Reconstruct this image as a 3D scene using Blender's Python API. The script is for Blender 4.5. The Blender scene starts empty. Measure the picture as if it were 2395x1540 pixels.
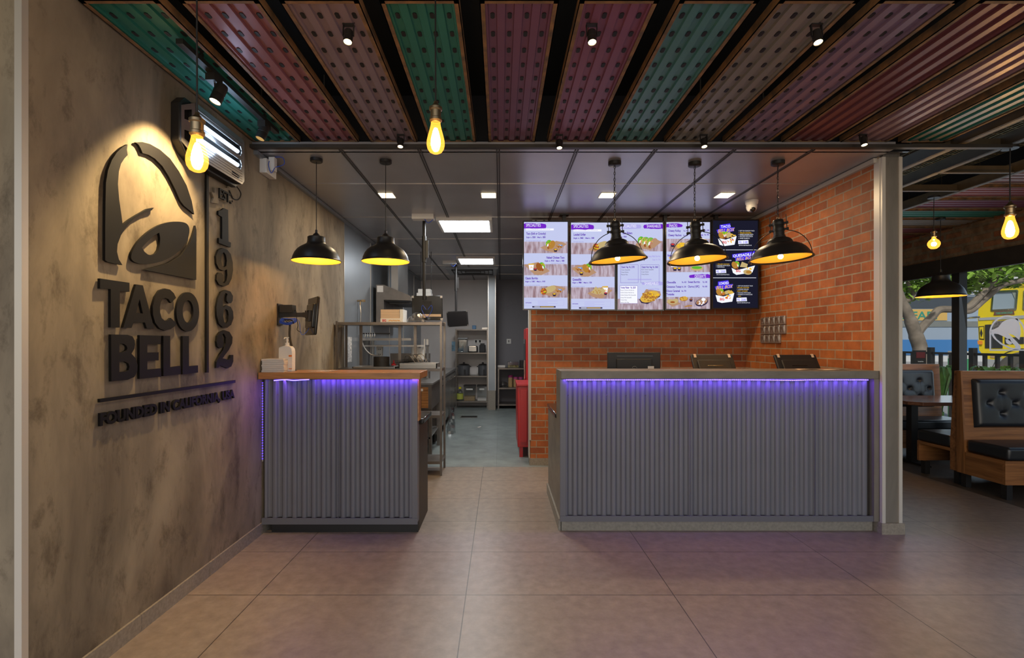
import bpy, math, random
from mathutils import Vector, Matrix
from mathutils.geometry import tessellate_polygon
random.seed(7)
SC = bpy.context.scene
COL = SC.collection
PI = math.pi
# ------------------------------------------------------------------ camera, world, exposure
F = 1185.0; CX = 1171.0; CY = 800.0; H = 1.463
cd = bpy.data.cameras.new('camera'); cam = bpy.data.objects.new('camera', cd); COL.objects.link(cam)
cam.location = (0, 0, H); cam.rotation_euler = (PI/2, 0, 0)
cd.sensor_width = 36; cd.lens = 36*F/2395; cd.shift_x = (1197.5-CX)/2395; cd.shift_y = (CY-770)/2395
cd.clip_start = .02; cd.clip_end = 300
SC.camera = cam
SC.view_settings.view_transform = 'Standard'; SC.view_settings.look = 'None'
SC.view_settings.exposure = 0.15; SC.view_settings.gamma = 1; SC.view_settings.use_curve_mapping = False
w = bpy.data.worlds.new('sky'); SC.world = w; w.use_nodes = True
nt = w.node_tree; bg = nt.nodes['Background']
sky = nt.nodes.new('ShaderNodeTexSky'); sky.sky_type = 'NISHITA'; sky.sun_disc = False
sky.sun_elevation = math.radians(38); sky.sun_rotation = math.radians(200)
nt.links.new(sky.outputs[0], bg.inputs[0]); bg.inputs[1].default_value = 0.11
def lamp(kind, name, loc, energy, color, direction=None, **kw):
    d = bpy.data.lights.new(name, kind); d.energy = energy; d.color = color
    for k, v in kw.items(): setattr(d, k, v)
    o = bpy.data.objects.new(name, d); COL.objects.link(o); o.location = loc
    if direction is not None: o.rotation_euler = Vector(direction).to_track_quat('-Z', 'Y').to_euler()
    return o
# shopfront daylight arriving from the street behind the viewer
lamp('AREA', 'shopfront_daylight', (1.2, -2.6, 1.7), 72, (1.0, .93, .86), (0, 1, -.05), shape='RECTANGLE', size=6.5, size_y=2.6)
lamp('SUN', 'sun', (20, 20, 20), 2.2, (1, .93, .82), (.35, .75, -.8), angle=.05)
# daylight falling through the big side window of the dining area
lamp('AREA', 'window_daylight', (5.98, 6.6, 1.35), 22, (.75, .87, 1.0), (-1, -.2, -.15), shape='RECTANGLE', size=3.6, size_y=1.9)

# ------------------------------------------------------------------ materials
def _new(name):
    m = bpy.data.materials.new(name); m.use_nodes = True
    return m, m.node_tree, m.node_tree.nodes['Principled BSDF']
def mat(name, c, rough=.6, metal=0, var=.0, scale=8, bump=0, bscale=40, spec=None, stretch=(1,1,1), trans=0, c2=None, detail=6):
    m, t, b = _new(name)
    b.inputs['Base Color'].default_value = (*c, 1); b.inputs['Roughness'].default_value = rough
    b.inputs['Metallic'].default_value = metal; b.inputs['Transmission Weight'].default_value = trans
    if spec is not None: b.inputs['Specular IOR Level'].default_value = spec
    if var or bump:
        tc = t.nodes.new('ShaderNodeTexCoord'); mp = t.nodes.new('ShaderNodeMapping'); mp.inputs['Scale'].default_value = stretch
        t.links.new(tc.outputs['Object'], mp.inputs[0])
    if var:
        n = t.nodes.new('ShaderNodeTexNoise'); n.inputs['Scale'].default_value = scale; n.inputs['Detail'].default_value = detail
        t.links.new(mp.outputs[0], n.inputs['Vector'])
        r = t.nodes.new('ShaderNodeValToRGB')
        r.color_ramp.elements[0].position = .3; r.color_ramp.elements[1].position = .7
        a = c2 if c2 else tuple(max(0, x*(1-var)) for x in c); z = c if c2 else tuple(min(1, x*(1+var)) for x in c)
        r.color_ramp.elements[0].color = (*a, 1); r.color_ramp.elements[1].color = (*z, 1)
        t.links.new(n.outputs['Fac'], r.inputs[0]); t.links.new(r.outputs[0], b.inputs['Base Color'])
    if bump:
        n2 = t.nodes.new('ShaderNodeTexNoise'); n2.inputs['Scale'].default_value = bscale; n2.inputs['Detail'].default_value = 4
        t.links.new(mp.outputs[0], n2.inputs['Vector'])
        bp = t.nodes.new('ShaderNodeBump'); bp.inputs['Strength'].default_value = bump; bp.inputs['Distance'].default_value = .01
        t.links.new(n2.outputs['Fac'], bp.inputs['Height']); t.links.new(bp.outputs[0], b.inputs['Normal'])
    return m
def emit(name, c, s=1.0, s2=None):
    m, t, b = _new(name)
    t.nodes.remove(b); e = t.nodes.new('ShaderNodeEmission'); e.inputs[0].default_value = (*c, 1); e.inputs[1].default_value = s
    t.links.new(e.outputs[0], t.nodes['Material Output'].inputs[0])
    if max(c)*s < 1.5: m.cycles.emission_sampling = 'NONE' if s < .02 else 'AUTO'
    return m
def glassy(name, tint=(1,1,1), gloss=.06, rough=.02, em=None, ems=0):
    m, t, b = _new(name); t.nodes.remove(b)
    tr = t.nodes.new('ShaderNodeBsdfTransparent'); tr.inputs[0].default_value = (*tint, 1)
    gl = t.nodes.new('ShaderNodeBsdfGlossy'); gl.inputs['Roughness'].default_value = rough
    mx = t.nodes.new('ShaderNodeMixShader'); mx.inputs[0].default_value = gloss
    t.links.new(tr.outputs[0], mx.inputs[1]); t.links.new(gl.outputs[0], mx.inputs[2]); out = mx.outputs[0]
    if em:
        e = t.nodes.new('ShaderNodeEmission'); e.inputs[0].default_value = (*em, 1); e.inputs[1].default_value = ems
        ad = t.nodes.new('ShaderNodeAddShader'); t.links.new(out, ad.inputs[0]); t.links.new(e.outputs[0], ad.inputs[1]); out = ad.outputs[0]
    t.links.new(out, t.nodes['Material Output'].inputs[0])
    return m
def brickmat(name, ax, c1, c2, mort, bw, rh, ms, off=.5, shift=(0,0), rough=.7, bump=.5, var=.25, bias=0., nsc=9, stain=None):
    m, t, b = _new(name); L = t.links.new; N = t.nodes.new
    tc = N('ShaderNodeTexCoord'); sp = N('ShaderNodeSeparateXYZ'); L(tc.outputs['Object'], sp.inputs[0])
    cb = N('ShaderNodeCombineXYZ')
    for k in (0, 1):
        ad = N('ShaderNodeMath'); ad.operation = 'ADD'; ad.inputs[1].default_value = shift[k]
        L(sp.outputs['XYZ'.index(ax[k])], ad.inputs[0]); L(ad.outputs[0], cb.inputs[k])
    br = N('ShaderNodeTexBrick'); br.offset = off; br.squash = 1
    L(cb.outputs[0], br.inputs['Vector']); br.inputs['Color1'].default_value = (*c1, 1); br.inputs['Color2'].default_value = (*c2, 1)
    br.inputs['Mortar'].default_value = (*mort, 1); br.inputs['Scale'].default_value = 1
    br.inputs['Mortar Size'].default_value = ms; br.inputs['Mortar Smooth'].default_value = .1; br.inputs['Bias'].default_value = bias
    br.inputs['Brick Width'].default_value = bw; br.inputs['Row Height'].default_value = rh
    n = N('ShaderNodeTexNoise'); n.inputs['Scale'].default_value = nsc; n.inputs['Detail'].default_value = 8; n.inputs['Roughness'].default_value = .65
    L(tc.outputs['Object'], n.inputs['Vector'])
    mr = N('ShaderNodeMapRange'); mr.inputs[1].default_value = .3; mr.inputs[2].default_value = .7
    mr.inputs[3].default_value = 1-var; mr.inputs[4].default_value = 1+var; L(n.outputs['Fac'], mr.inputs[0])
    mx = N('ShaderNodeVectorMath'); mx.operation = 'SCALE'; L(br.outputs['Color'], mx.inputs[0]); L(mr.outputs[0], mx.inputs['Scale'])
    L(mx.outputs[0], b.inputs['Base Color']); b.inputs['Roughness'].default_value = rough
    sub = N('ShaderNodeMath'); sub.operation = 'MULTIPLY_ADD'; sub.inputs[1].default_value = -1; L(br.outputs['Fac'], sub.inputs[0])
    n2 = N('ShaderNodeMath'); n2.operation = 'MULTIPLY'; n2.inputs[1].default_value = .35; L(n.outputs['Fac'], n2.inputs[0]); L(n2.outputs[0], sub.inputs[2])
    bp = N('ShaderNodeBump'); bp.inputs['Strength'].default_value = bump; bp.inputs['Distance'].default_value = .006
    L(sub.outputs[0], bp.inputs['Height']); L(bp.outputs[0], b.inputs['Normal'])
    return m
def concrete(name, dark, light, streak=(1, 1, .35), sc=1.6, rough=.75, bump=.25, pits=True):
    m, t, b = _new(name); L = t.links.new; N = t.nodes.new
    tc = N('ShaderNodeTexCoord'); mp = N('ShaderNodeMapping'); mp.inputs['Scale'].default_value = streak; L(tc.outputs['Object'], mp.inputs[0])
    n = N('ShaderNodeTexNoise'); n.inputs['Scale'].default_value = sc; n.inputs['Detail'].default_value = 9; n.inputs['Roughness'].default_value = .62; n.inputs['Distortion'].default_value = .5
    L(mp.outputs[0], n.inputs['Vector'])
    r = N('ShaderNodeValToRGB'); r.color_ramp.elements[0].position = .33; r.color_ramp.elements[1].position = .68
    r.color_ramp.elements[0].color = (*dark, 1); r.color_ramp.elements[1].color = (*light, 1); L(n.outputs['Fac'], r.inputs[0])
    out = r.outputs[0]
    if pits:
        n3 = N('ShaderNodeTexNoise'); n3.inputs['Scale'].default_value = sc*4; n3.inputs['Detail'].default_value = 12; n3.inputs['Roughness'].default_value = .72; n3.inputs['Distortion'].default_value = .25
        mp2 = N('ShaderNodeMapping'); mp2.inputs['Scale'].default_value = (1, 1, .5); L(tc.outputs['Object'], mp2.inputs[0]); L(mp2.outputs[0], n3.inputs['Vector'])
        r3 = N('ShaderNodeValToRGB'); r3.color_ramp.elements[0].position = .34; r3.color_ramp.elements[1].position = .48
        r3.color_ramp.elements[0].color = (.55, .52, .49, 1); r3.color_ramp.elements[1].color = (1, 1, 1, 1); L(n3.outputs['Fac'], r3.inputs[0])
        mu = N('ShaderNodeMix'); mu.data_type = 'RGBA'; mu.blend_type = 'MULTIPLY'; mu.inputs[0].default_value = 1
        L(out, mu.inputs[6]); L(r3.outputs[0], mu.inputs[7]); out = mu.outputs[2]
    L(out, b.inputs['Base Color']); b.inputs['Roughness'].default_value = rough
    bp = N('ShaderNodeBump'); bp.inputs['Strength'].default_value = bump; bp.inputs['Distance'].default_value = .01
    L(n.outputs['Fac'], bp.inputs['Height']); L(bp.outputs[0], b.inputs['Normal'])
    return m
def wood(name, a, c, axis='X', rough=.4, sc=3):
    m, t, b = _new(name); L = t.links.new; N = t.nodes.new
    tc = N('ShaderNodeTexCoord'); mp = N('ShaderNodeMapping'); s = [sc*6]*3; s['XYZ'.index(axis)] = sc*.45; mp.inputs['Scale'].default_value = s
    L(tc.outputs['Object'], mp.inputs[0])
    n = N('ShaderNodeTexNoise'); n.inputs['Scale'].default_value = 1; n.inputs['Detail'].default_value = 8; n.inputs['Roughness'].default_value = .6; n.inputs['Distortion'].default_value = 1.6
    L(mp.outputs[0], n.inputs['Vector'])
    r = N('ShaderNodeValToRGB'); r.color_ramp.elements[0].position = .32; r.color_ramp.elements[1].position = .66
    r.color_ramp.elements[0].color = (*a, 1); r.color_ramp.elements[1].color = (*c, 1)
    L(n.outputs['Fac'], r.inputs[0]); L(r.outputs[0], b.inputs['Base Color']); b.inputs['Roughness'].default_value = rough
    return m
MT = {}
MT['wall'] = concrete('trowelled_plaster', (.098, .076, .054), (.33, .268, .185), streak=(1, 1, .45), sc=1.9)
MT['pillar'] = concrete('grey_plaster', (.13, .115, .095), (.21, .185, .155), streak=(1.5, 1.5, .4), sc=2.5, bump=.1, pits=False)
MT['slab'] = concrete('concrete_slab', (.12, .105, .085), (.20, .175, .145), streak=(.8, 1, 2), sc=3.5, rough=.45, bump=.06, pits=False)
MT['skirt'] = mat('skirting_tile', (.27, .235, .19), .5, var=.18, scale=60)
MT['trim'] = mat('painted_trim', (.46, .42, .37), .5)
MT['bead'] = mat('aluminium_bead', (.62, .58, .52), .38, metal=.3)
MT['floor'] = brickmat('porcelain_floor_tile', 'XY', (.232, .186, .150), (.252, .203, .164), (.055, .044, .035), 1.2, .6, .0028, off=0, shift=(.201+12, -2.926+12.0), rough=.36, bump=.15, var=.22, nsc=14)
MT['vinyl'] = brickmat('kitchen_vinyl', 'XY', (.17, .195, .185), (.19, .215, .205), (.10, .115, .11), .9, 12, .002, off=0, shift=(.05+9, 4), rough=.38, bump=.1, var=.28, nsc=4)
MT['darkfloor'] = brickmat('dark_floor_plank', 'YX', (.085, .065, .05), (.11, .085, .065), (.03, .024, .02), 1.2, .2, .002, shift=(9, 9), rough=.35, bump=.1, var=.25, nsc=8)
MT['brick'] = brickmat('red_brick', 'XZ', (.46, .13, .028), (.28, .066, .015), (.33, .26, .18), .2116, .0785, .0055, shift=(.0, .02), rough=.6, bump=.6, var=.22)
MT['brickr'] = brickmat('red_brick_side', 'YZ', (.48, .145, .032), (.30, .076, .016), (.36, .28, .19), .2116, .0785, .0055, shift=(.05, .02), rough=.6, bump=.6, var=.22)
MT['oldbrick'] = brickmat('rough_old_brick', 'YZ', (.25, .085, .035), (.22, .15, .09), (.20, .15, .10), .26, .1, .02, shift=(9, 9), rough=.9, bump=1, var=.5, nsc=6)
MT['steelceil'] = mat('brushed_ceiling_panel', (.42, .41, .42), .33, metal=.55, var=.06, scale=3)
MT['seamlight'] = mat('polished_joint', (.55, .5, .45), .3, metal=.8)
MT['seamdark'] = mat('dark_joint', (.045, .042, .04), .5)
MT['kwall'] = mat('kitchen_steel_panel', (.27, .295, .32), .36, metal=.5, var=.08, scale=2)
MT['kback'] = mat('kitchen_wall_board', (.66, .61, .58), .6, var=.05, scale=2)
MT['kdark'] = mat('dark_kitchen_board', (.20, .19, .205), .7)
MT['black'] = mat('matt_black', (.012, .011, .011), .55)
MT['blackp'] = mat('black_powder_coat', (.016, .014, .013), .42, spec=.4)
MT['roof'] = mat('black_soffit', (.008, .008, .008), .8)
MT['soffit'] = mat('dark_glossy_fascia', (.012, .012, .016), .3)
MT['beam'] = mat('dark_steel_beam', (.03, .024, .018), .5, var=.2)
MT['beamb'] = mat('brown_steel_section', (.10, .075, .045), .5, var=.2, metal=.3)
MT['rust'] = mat('rusted_steel', (.30, .15, .055), .65, var=.6, scale=14, bump=.3, c2=(.10, .065, .035))
MT['steel'] = mat('stainless_steel', (.42, .40, .38), .28, metal=.9, var=.05, scale=6)
MT['steeld'] = mat('worn_stainless', (.20, .175, .155), .35, metal=.75, var=.15, scale=8)
MT['chrome'] = mat('chrome', (.7, .68, .66), .12, metal=1)
MT['alu'] = mat('bronze_socket', (.42, .30, .17), .3, metal=.95)
MT['corr'] = mat('grey_corrugated_sheet', (.152, .152, .175), .48, metal=.15, var=.05, scale=3)
MT['corrf'] = mat('grey_flashing', (.135, .135, .155), .45, metal=.15)
MT['plinth'] = mat('plinth_tile', (.23, .21, .175), .5, var=.15, scale=50)
MT['cwood'] = wood('varnished_wood', (.21, .085, .025), (.44, .20, .065), 'X', .3)
MT['bwood'] = wood('bench_timber', (.13, .048, .013), (.36, .15, .045), 'Z', .4, 2.2)
MT['bwoodx'] = wood('bench_timber_rail', (.14, .052, .016), (.37, .155, .05), 'X', .4, 2.2)
MT['bwoody'] = wood('bench_timber_side', (.13, .048, .013), (.36, .15, .045), 'Y', .4, 2.2)
MT['twood'] = wood('table_timber', (.10, .04, .02), (.22, .10, .055), 'X', .22, 2.2)
MT['dwood'] = mat('dark_laminate', (.028, .022, .018), .5, var=.3, scale=8, stretch=(4, 4, .5))
MT['leather'] = mat('black_leather', (.014, .015, .018), .32, bump=.08, bscale=220)
MT['sign'] = mat('black_acrylic', (.006, .005, .0045), .6, spec=.18)
MT['gold'] = mat('gold_lining', (.85, .50, .07), .4, metal=.2)
MT['white'] = mat('white_plastic', (.68, .66, .62), .4)
MT['paper'] = mat('paper', (.72, .66, .60), .7, var=.08, scale=90, stretch=(.2, .2, 3))
MT['card'] = mat('kraft_card', (.60, .44, .30), .8, var=.1, scale=60, stretch=(.1, .1, 3))
MT['blue'] = mat('blue_cable', (.03, .08, .45), .4)
MT['red'] = mat('red_enamel', (.42, .012, .014), .35)
MT['orange'] = mat('orange_label', (.75, .2, .03), .6)
MT['glossb'] = mat('glossy_black_plastic', (.012, .011, .010), .16)
MT['screenoff'] = mat('dark_glass_screen', (.02, .018, .018), .1)
MT['platemet'] = mat('brushed_switch_plate', (.42, .38, .36), .33, metal=.7)
MT['pane'] = glassy('window_pane', (.93, .96, .97), .05)
MT['clear'] = glassy('clear_plastic', (.82, .84, .85), .10, .1)
MT['bag'] = glassy('thin_plastic_bag', (.80, .80, .80), .25, .2)
MT['bulbglass'] = glassy('amber_bulb_glass', (1, .86, .55), .06, .03, (1, .42, .05), .9)
MT['bulbcore'] = emit('glowing_filament', (1, .60, .20), 170)
MT['bulbsmall'] = emit('glowing_bulb', (1, .62, .25), 30)
MT['bulbdim'] = emit('warm_globe', (1, .66, .24), 34)
MT['lens'] = emit('spot_lens', (1, .72, .36), 14)
MT['lensdim'] = emit('dim_lens', (1, .6, .2), .5)
MT['down'] = emit('downlight_diffuser', (1, .78, .48), 6)
MT['ledw'] = emit('white_light_panel', (.93, .97, 1), 9)
MT['uv'] = emit('ultraviolet_tube', (.55, .75, 1), 5)
MT['purplesoft'] = emit('purple_led_dim', (.08, .03, 1), 3)
MT['purple'] = emit('purple_led', (.07, .05, 1), 13)
MT['bark'] = mat('tree_bark', (.24, .19, .145), .85, var=.3, scale=6, bump=.4, bscale=20)
MT['leaf'] = mat('green_leaf', (.24, .40, .05), .5, var=.5, scale=5)
MT['leafd'] = mat('lily_leaf', (.16, .38, .06), .4, var=.4, scale=8)
MT['yellow'] = mat('yellow_truck_paint', (.75, .55, .01), .35, var=.05)
MT['grayp'] = mat('primer_grey', (.35, .35, .34), .6)
MT['tyre'] = mat('tyre_rubber', (.09, .078, .065), .85)
MT['road'] = mat('pavement', (.33, .32, .31), .8, var=.1, scale=3)
MT['bus'] = mat('bus_side', (.36, .42, .50), .35)
MT['buswin'] = mat('bus_glass', (.06, .07, .09), .15)
MT['green'] = mat('green_paint', (.06, .35, .14), .5)
MT['pale'] = mat('pale_render', (.62, .60, .58), .8)
def frosted():
    m, t, b = _new('frosted_decal'); b.inputs['Base Color'].default_value = (.75, .75, .77, 1); b.inputs['Roughness'].default_value = .6
    tl = t.nodes.new('ShaderNodeBsdfTranslucent'); tl.inputs[0].default_value = (.8, .8, .82, 1); mx = t.nodes.new('ShaderNodeMixShader'); mx.inputs[0].default_value = .6
    t.links.new(b.outputs[0], mx.inputs[1]); t.links.new(tl.outputs[0], mx.inputs[2]); t.links.new(mx.outputs[0], t.nodes['Material Output'].inputs[0]); return m
MT['decal'] = frosted()
MT['oil'] = mat('yellow_oil_label', (.45, .48, .08), .5)
MT['yel'] = mat('yellow_cap', (.75, .65, .02), .5)
MT['pink'] = mat('pink_lid', (.45, .05, .2), .5)
MT['grain'] = mat('dry_goods', (.42, .27, .12), .9, var=.2, scale=60)
MT['cook'] = mat('grey_cooker_enamel', (.10, .10, .105), .35)
MT['mesh'] = mat('galvanised_wire', (.30, .24, .12), .4, metal=.8)
SHEET = {}
for k, c in dict(teal=(.03, .20, .15), rose=(.30, .115, .135), lilac=(.30, .215, .245), plum=(.20, .075, .135), pinkplum=(.27, .095, .16),
                 aqua=(.10, .27, .265), grey=(.28, .25, .22), violet=(.27, .18, .26), maroon=(.20, .06, .065), mauve=(.33, .19, .20), cream=(.30, .29, .25), red=(.24, .06, .05)).items():
    SHEET[k] = mat(k+'_painted_sheet', tuple(q*.88 for q in c), .38, metal=.2, var=.05, scale=3)
# ------------------------------------------------------------------ geometry helpers
class MB:
    def __init__(s): s.v = []; s.f = []; s.mi = []; s.cur = 0
    def m(s, i): s.cur = i; return s
    def face(s, idx): s.f.append(tuple(idx)); s.mi.append(s.cur)
    def add(s, vs, fs):
        b = len(s.v); s.v += [tuple(p) for p in vs]
        for q in fs: s.face([b+i for i in q])
        return s
    def box(s, x0, x1, y0, y1, z0, z1):
        x0, x1 = sorted((x0, x1)); y0, y1 = sorted((y0, y1)); z0, z1 = sorted((z0, z1))
        return s.add([(x0,y0,z0),(x1,y0,z0),(x1,y1,z0),(x0,y1,z0),(x0,y0,z1),(x1,y0,z1),(x1,y1,z1),(x0,y1,z1)],
                     [(0,3,2,1),(4,5,6,7),(0,1,5,4),(1,2,6,5),(2,3,7,6),(3,0,4,7)])
    def obox(s, c, sx, sy, sz, R):
        vs = [Vector(c)+R@Vector((a*sx/2, b*sy/2, d*sz/2)) for d in (-1,1) for a,b in ((-1,-1),(1,-1),(1,1),(-1,1))]
        return s.add(vs, [(0,3,2,1),(4,5,6,7),(0,1,5,4),(1,2,6,5),(2,3,7,6),(3,0,4,7)])
    def bar(s, p, q, wd, hg=None, up=(0,0,1)):
        p = Vector(p); q = Vector(q); d = (q-p).normalized(); u = Vector(up)
        if abs(d.dot(u)) > .98: u = Vector((0,1,0))
        r = d.cross(u).normalized(); u = r.cross(d); hg = hg or wd
        vs = [c+r*a*wd/2+u*b*hg/2 for c in (p, q) for a,b in ((-1,-1),(1,-1),(1,1),(-1,1))]
        return s.add(vs, [(0,1,2,3),(7,6,5,4),(0,4,5,1),(1,5,6,2),(2,6,7,3),(3,7,4,0)])
    def tube(s, pts, r, n=8, caps=True):
        pts = [Vector(p) for p in pts]; rs = r if isinstance(r, (list, tuple)) else [r]*len(pts); b = len(s.v); pu = None
        for i, p in enumerate(pts):
            d = (pts[min(i+1, len(pts)-1)]-pts[max(i-1, 0)]).normalized()
            if pu is None:
                pu = Vector((0,0,1)) if abs(d.z) < .9 else Vector((1,0,0))
            x = d.cross(pu).normalized(); y = x.cross(d).normalized(); pu = y
            for k in range(n):
                a = 2*PI*k/n; s.v.append(tuple(p+(x*math.cos(a)+y*math.sin(a))*rs[i]))
        for i in range(len(pts)-1):
            for k in range(n):
                k2 = (k+1) % n; s.face((b+i*n+k, b+(i+1)*n+k, b+(i+1)*n+k2, b+i*n+k2))
        if caps: s.face([b+k for k in range(n)]); s.face([b+(len(pts)-1)*n+k for k in reversed(range(n))])
        return s
    def lathe(s, prof, c, n=32, R=None):
        b = len(s.v); R = R or Matrix.Identity(3); c = Vector(c)
        for r, z in prof:
            for k in range(n):
                a = 2*PI*k/n; s.v.append(tuple(c+R@Vector((r*math.cos(a), r*math.sin(a), z))))
        for i in range(len(prof)-1):
            for k in range(n):
                k2 = (k+1) % n; s.face((b+i*n+k, b+i*n+k2, b+(i+1)*n+k2, b+(i+1)*n+k))
        return s
    def cyl(s, c, r, z0, z1, n=24): return s.lathe([(0.0001, z0), (r, z0), (r, z1), (.0001, z1)], c, n)
    def sphere(s, c, r, n=16, sz=1):
        k = n//2; return s.lathe([(max(.0001, r*math.sin(PI*i/k)), -r*sz*math.cos(PI*i/k)) for i in range(k+1)], c, n)
    def prism(s, loops, to3, d0, d1):
        """loops: outline and holes as 2D points; to3(u, v, d) gives the 3D point at depth d"""
        L = [[Vector((p[0], p[1], 0)) for p in l] for l in loops]
        tris = tessellate_polygon(L); flat = [p for l in L for p in l]; n = len(flat); b = len(s.v)
        s.v += [tuple(to3(p.x, p.y, d0)) for p in flat]+[tuple(to3(p.x, p.y, d1)) for p in flat]
        for a in tris: s.face([b+i for i in a]); s.face([b+n+i for i in reversed(a)])
        o = 0
        for l in L:
            k = len(l)
            for i in range(k): j = (i+1) % k; s.face((b+o+i, b+o+j, b+n+o+j, b+n+o+i))
            o += k
        return s
    def build(s, name, mats, parent=None, sharp=35, off=None):
        me = bpy.data.meshes.new(name); p0 = Vector((0,0,0)); q = parent
        while q is not None: p0 += Vector(q.location); q = q.parent
        if off is not None: p0 = Vector(off)
        me.from_pydata([tuple(Vector(p)-p0) for p in s.v], [], s.f)
        for mm in (mats if isinstance(mats, (list, tuple)) else [mats]): me.materials.append(mm if not isinstance(mm, str) else MT[mm])
        for i, pl in enumerate(me.polygons): pl.material_index = s.mi[i]; pl.use_smooth = True
        me.update()
        import bmesh
        bm = bmesh.new(); bm.from_mesh(me); bmesh.ops.recalc_face_normals(bm, faces=bm.faces[:]); bm.to_mesh(me); bm.free()
        me.set_sharp_from_angle(angle=math.radians(sharp))
        o = bpy.data.objects.new(name, me); COL.objects.link(o)
        if parent is not None: o.parent = parent
        return o
def thing(name, label, cat, loc=(0,0,0), group=None):
    o = bpy.data.objects.new(name, None); COL.objects.link(o); o.location = loc; o.empty_display_size = .05
    o['label'] = label; o['category'] = cat
    if group: o['group'] = group
    return o
def tag(o, label, cat, group=None):
    o['label'] = label; o['category'] = cat
    if group: o['group'] = group
    return o
def struct(o, label=None, cat=None):
    o['kind'] = 'structure'
    if label: o['label'] = label
    if cat: o['category'] = cat
    return o
def bevel(o, wd=.003, seg=2):
    m = o.modifiers.new('bevel', 'BEVEL'); m.width = wd; m.segments = seg; m.limit_method = 'ANGLE'; m.angle_limit = math.radians(40); return o
def dup(root, loc, rot=None, label=None, group=None):
    r = root.copy(); COL.objects.link(r); r.location = loc
    if rot is not None: r.rotation_euler = rot
    if label: r['label'] = label
    if group: r['group'] = group
    for ch in list(root.children):
        c = ch.copy(); COL.objects.link(c); c.parent = r
        for g in list(ch.children):
            d = g.copy(); COL.objects.link(d); d.parent = c
    return r
_tc = {}
def text_geo(string, bold=0.0):
    key = (string, bold)
    if key in _tc: return _tc[key]
    cu = bpy.data.curves.new('t', 'FONT'); cu.body = string; cu.offset = bold; cu.resolution_u = 3
    ob = bpy.data.objects.new('t', cu); me = bpy.data.meshes.new_from_object(ob)
    v = [tuple(p.co) for p in me.vertices]; f = [tuple(p.vertices) for p in me.polygons]
    bpy.data.objects.remove(ob); bpy.data.curves.remove(cu); bpy.data.meshes.remove(me)
    _tc[key] = (v, f); return v, f
def put_text(mb, string, to3, x0, x1, ybase, cap, bold=.0):
    """fits a line of lettering between x0 and x1 with the given capital height; to3(u, v) maps the plane"""
    v, f = text_geo(string, bold); hv, _ = text_geo('H', bold)
    a = min(p[0] for p in v); b = max(p[0] for p in v); ch = max(p[1] for p in hv)
    sx = (x1-x0)/(b-a); sy = cap/ch
    mb.add([to3(x0+(p[0]-a)*sx, ybase+p[1]*sy) for p in v], f)
def thick_text(mb, string, to3, x0, x1, ybase, cap, d0, d1, bold):
    """to3(u, v, d): lettering with depth"""
    v, f = text_geo(string, bold); hv, _ = text_geo('H', bold)
    a = min(p[0] for p in v); b = max(p[0] for p in v); ch = max(p[1] for p in hv); sx = (x1-x0)/(b-a); sy = cap/ch
    P = [(x0+(p[0]-a)*sx, ybase+p[1]*sy) for p in v]; n = len(P)
    cnt = {}
    for q in f:
        for i in range(len(q)):
            e = (q[i], q[(i+1) % len(q)]); k = tuple(sorted(e)); cnt.setdefault(k, []).append(e)
    fs = [q for q in f]+[tuple(n+i for i in reversed(q)) for q in f]
    for k, es in cnt.items():
        if len(es) == 1: e = es[0]; fs.append((e[0], n+e[0], n+e[1], e[1]))
    mb.add([to3(*p, d1) for p in P]+[to3(*p, d0) for p in P], fs)
def at(x, y, Y): return ((x-CX)*Y/F, Y, H+(CY-y)*Y/F)
def zat(y, Y): return H+(CY-y)*Y/F
def xat(x, Y): return (x-CX)*Y/F
def smooth_path(pts, n=6, closed=False):
    pts = [Vector(p) for p in pts]; out = []
    for i in range(len(pts)-1):
        p0 = pts[max(i-1,0)]; p1 = pts[i]; p2 = pts[i+1]; p3 = pts[min(i+2, len(pts)-1)]
        for k in range(n):
            t = k/n; out.append(.5*((2*p1)+(p2-p0)*t+(2*p0-5*p1+4*p2-p3)*t*t+(3*p1-p0-3*p2+p3)*t**3))
    out.append(pts[-1]); return out
def round_loop(pts, n=4):
    """closed Catmull-Rom through 2D points"""
    k = len(pts); out = []
    for i in range(k):
        p0, p1, p2, p3 = (Vector((*pts[(i+j-1) % k], 0)) for j in range(4))
        for s in range(n):
            t = s/n; q = .5*((2*p1)+(p2-p0)*t+(2*p0-5*p1+4*p2-p3)*t*t+(3*p1-p0-3*p2+p3)*t**3); out.append((q.x, q.y))
    return out
# ================================================================== the room
XL, XR, YB, KB, ZK = -1.825, 2.9, 6.0, 11.6, 2.883
struct(MB().box(-5.5, 4.59, -4, 5.92, -.1, 0).box(3.05, 4.59, 5.92, 9, -.1, 0).build('floor', 'floor'))
struct(MB().box(XL, XR+.1, 5.92, KB, -.1, .001).build('floor', 'vinyl'))
struct(MB().box(4.59, 5.98, -4, 9, -.1, 0).build('floor', 'darkfloor'))
struct(MB().box(XL-.2, XL, 1.956, 5.9, 0, 3.3).build('wall_left', 'wall'))
struct(MB().box(-5.5, XL-.2, 1.955, 2.15, 0, 3.3).build('wall_front', 'wall'))
struct(MB().box(XL-.027, XL+.001, 1.929, 1.957, 0, 3.3).build('trim_1', 'bead'))
kl = MB().box(XL-.2, XL, 5.9, KB, 0, ZK)
kl.m(1)
for y in (5.9, 7.11, 8.31, 9.5, 10.65): kl.box(XL, XL+.006, y-.008, y+.008, 0, ZK)
struct(kl.build('wall_left', ['kwall', 'seamlight']))
struct(MB().box(XL-.2, -.27, KB, KB+.15, 0, ZK).box(-.9, -.885, KB-.004, KB, 0, ZK).build('wall_kitchen', 'kback'))
struct(MB().box(-.27, XR, KB, KB+.15, .86, ZK).box(-.27, XR, KB, KB+.15, 0, .86).build('wall_kitchen', 'kdark'))
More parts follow.
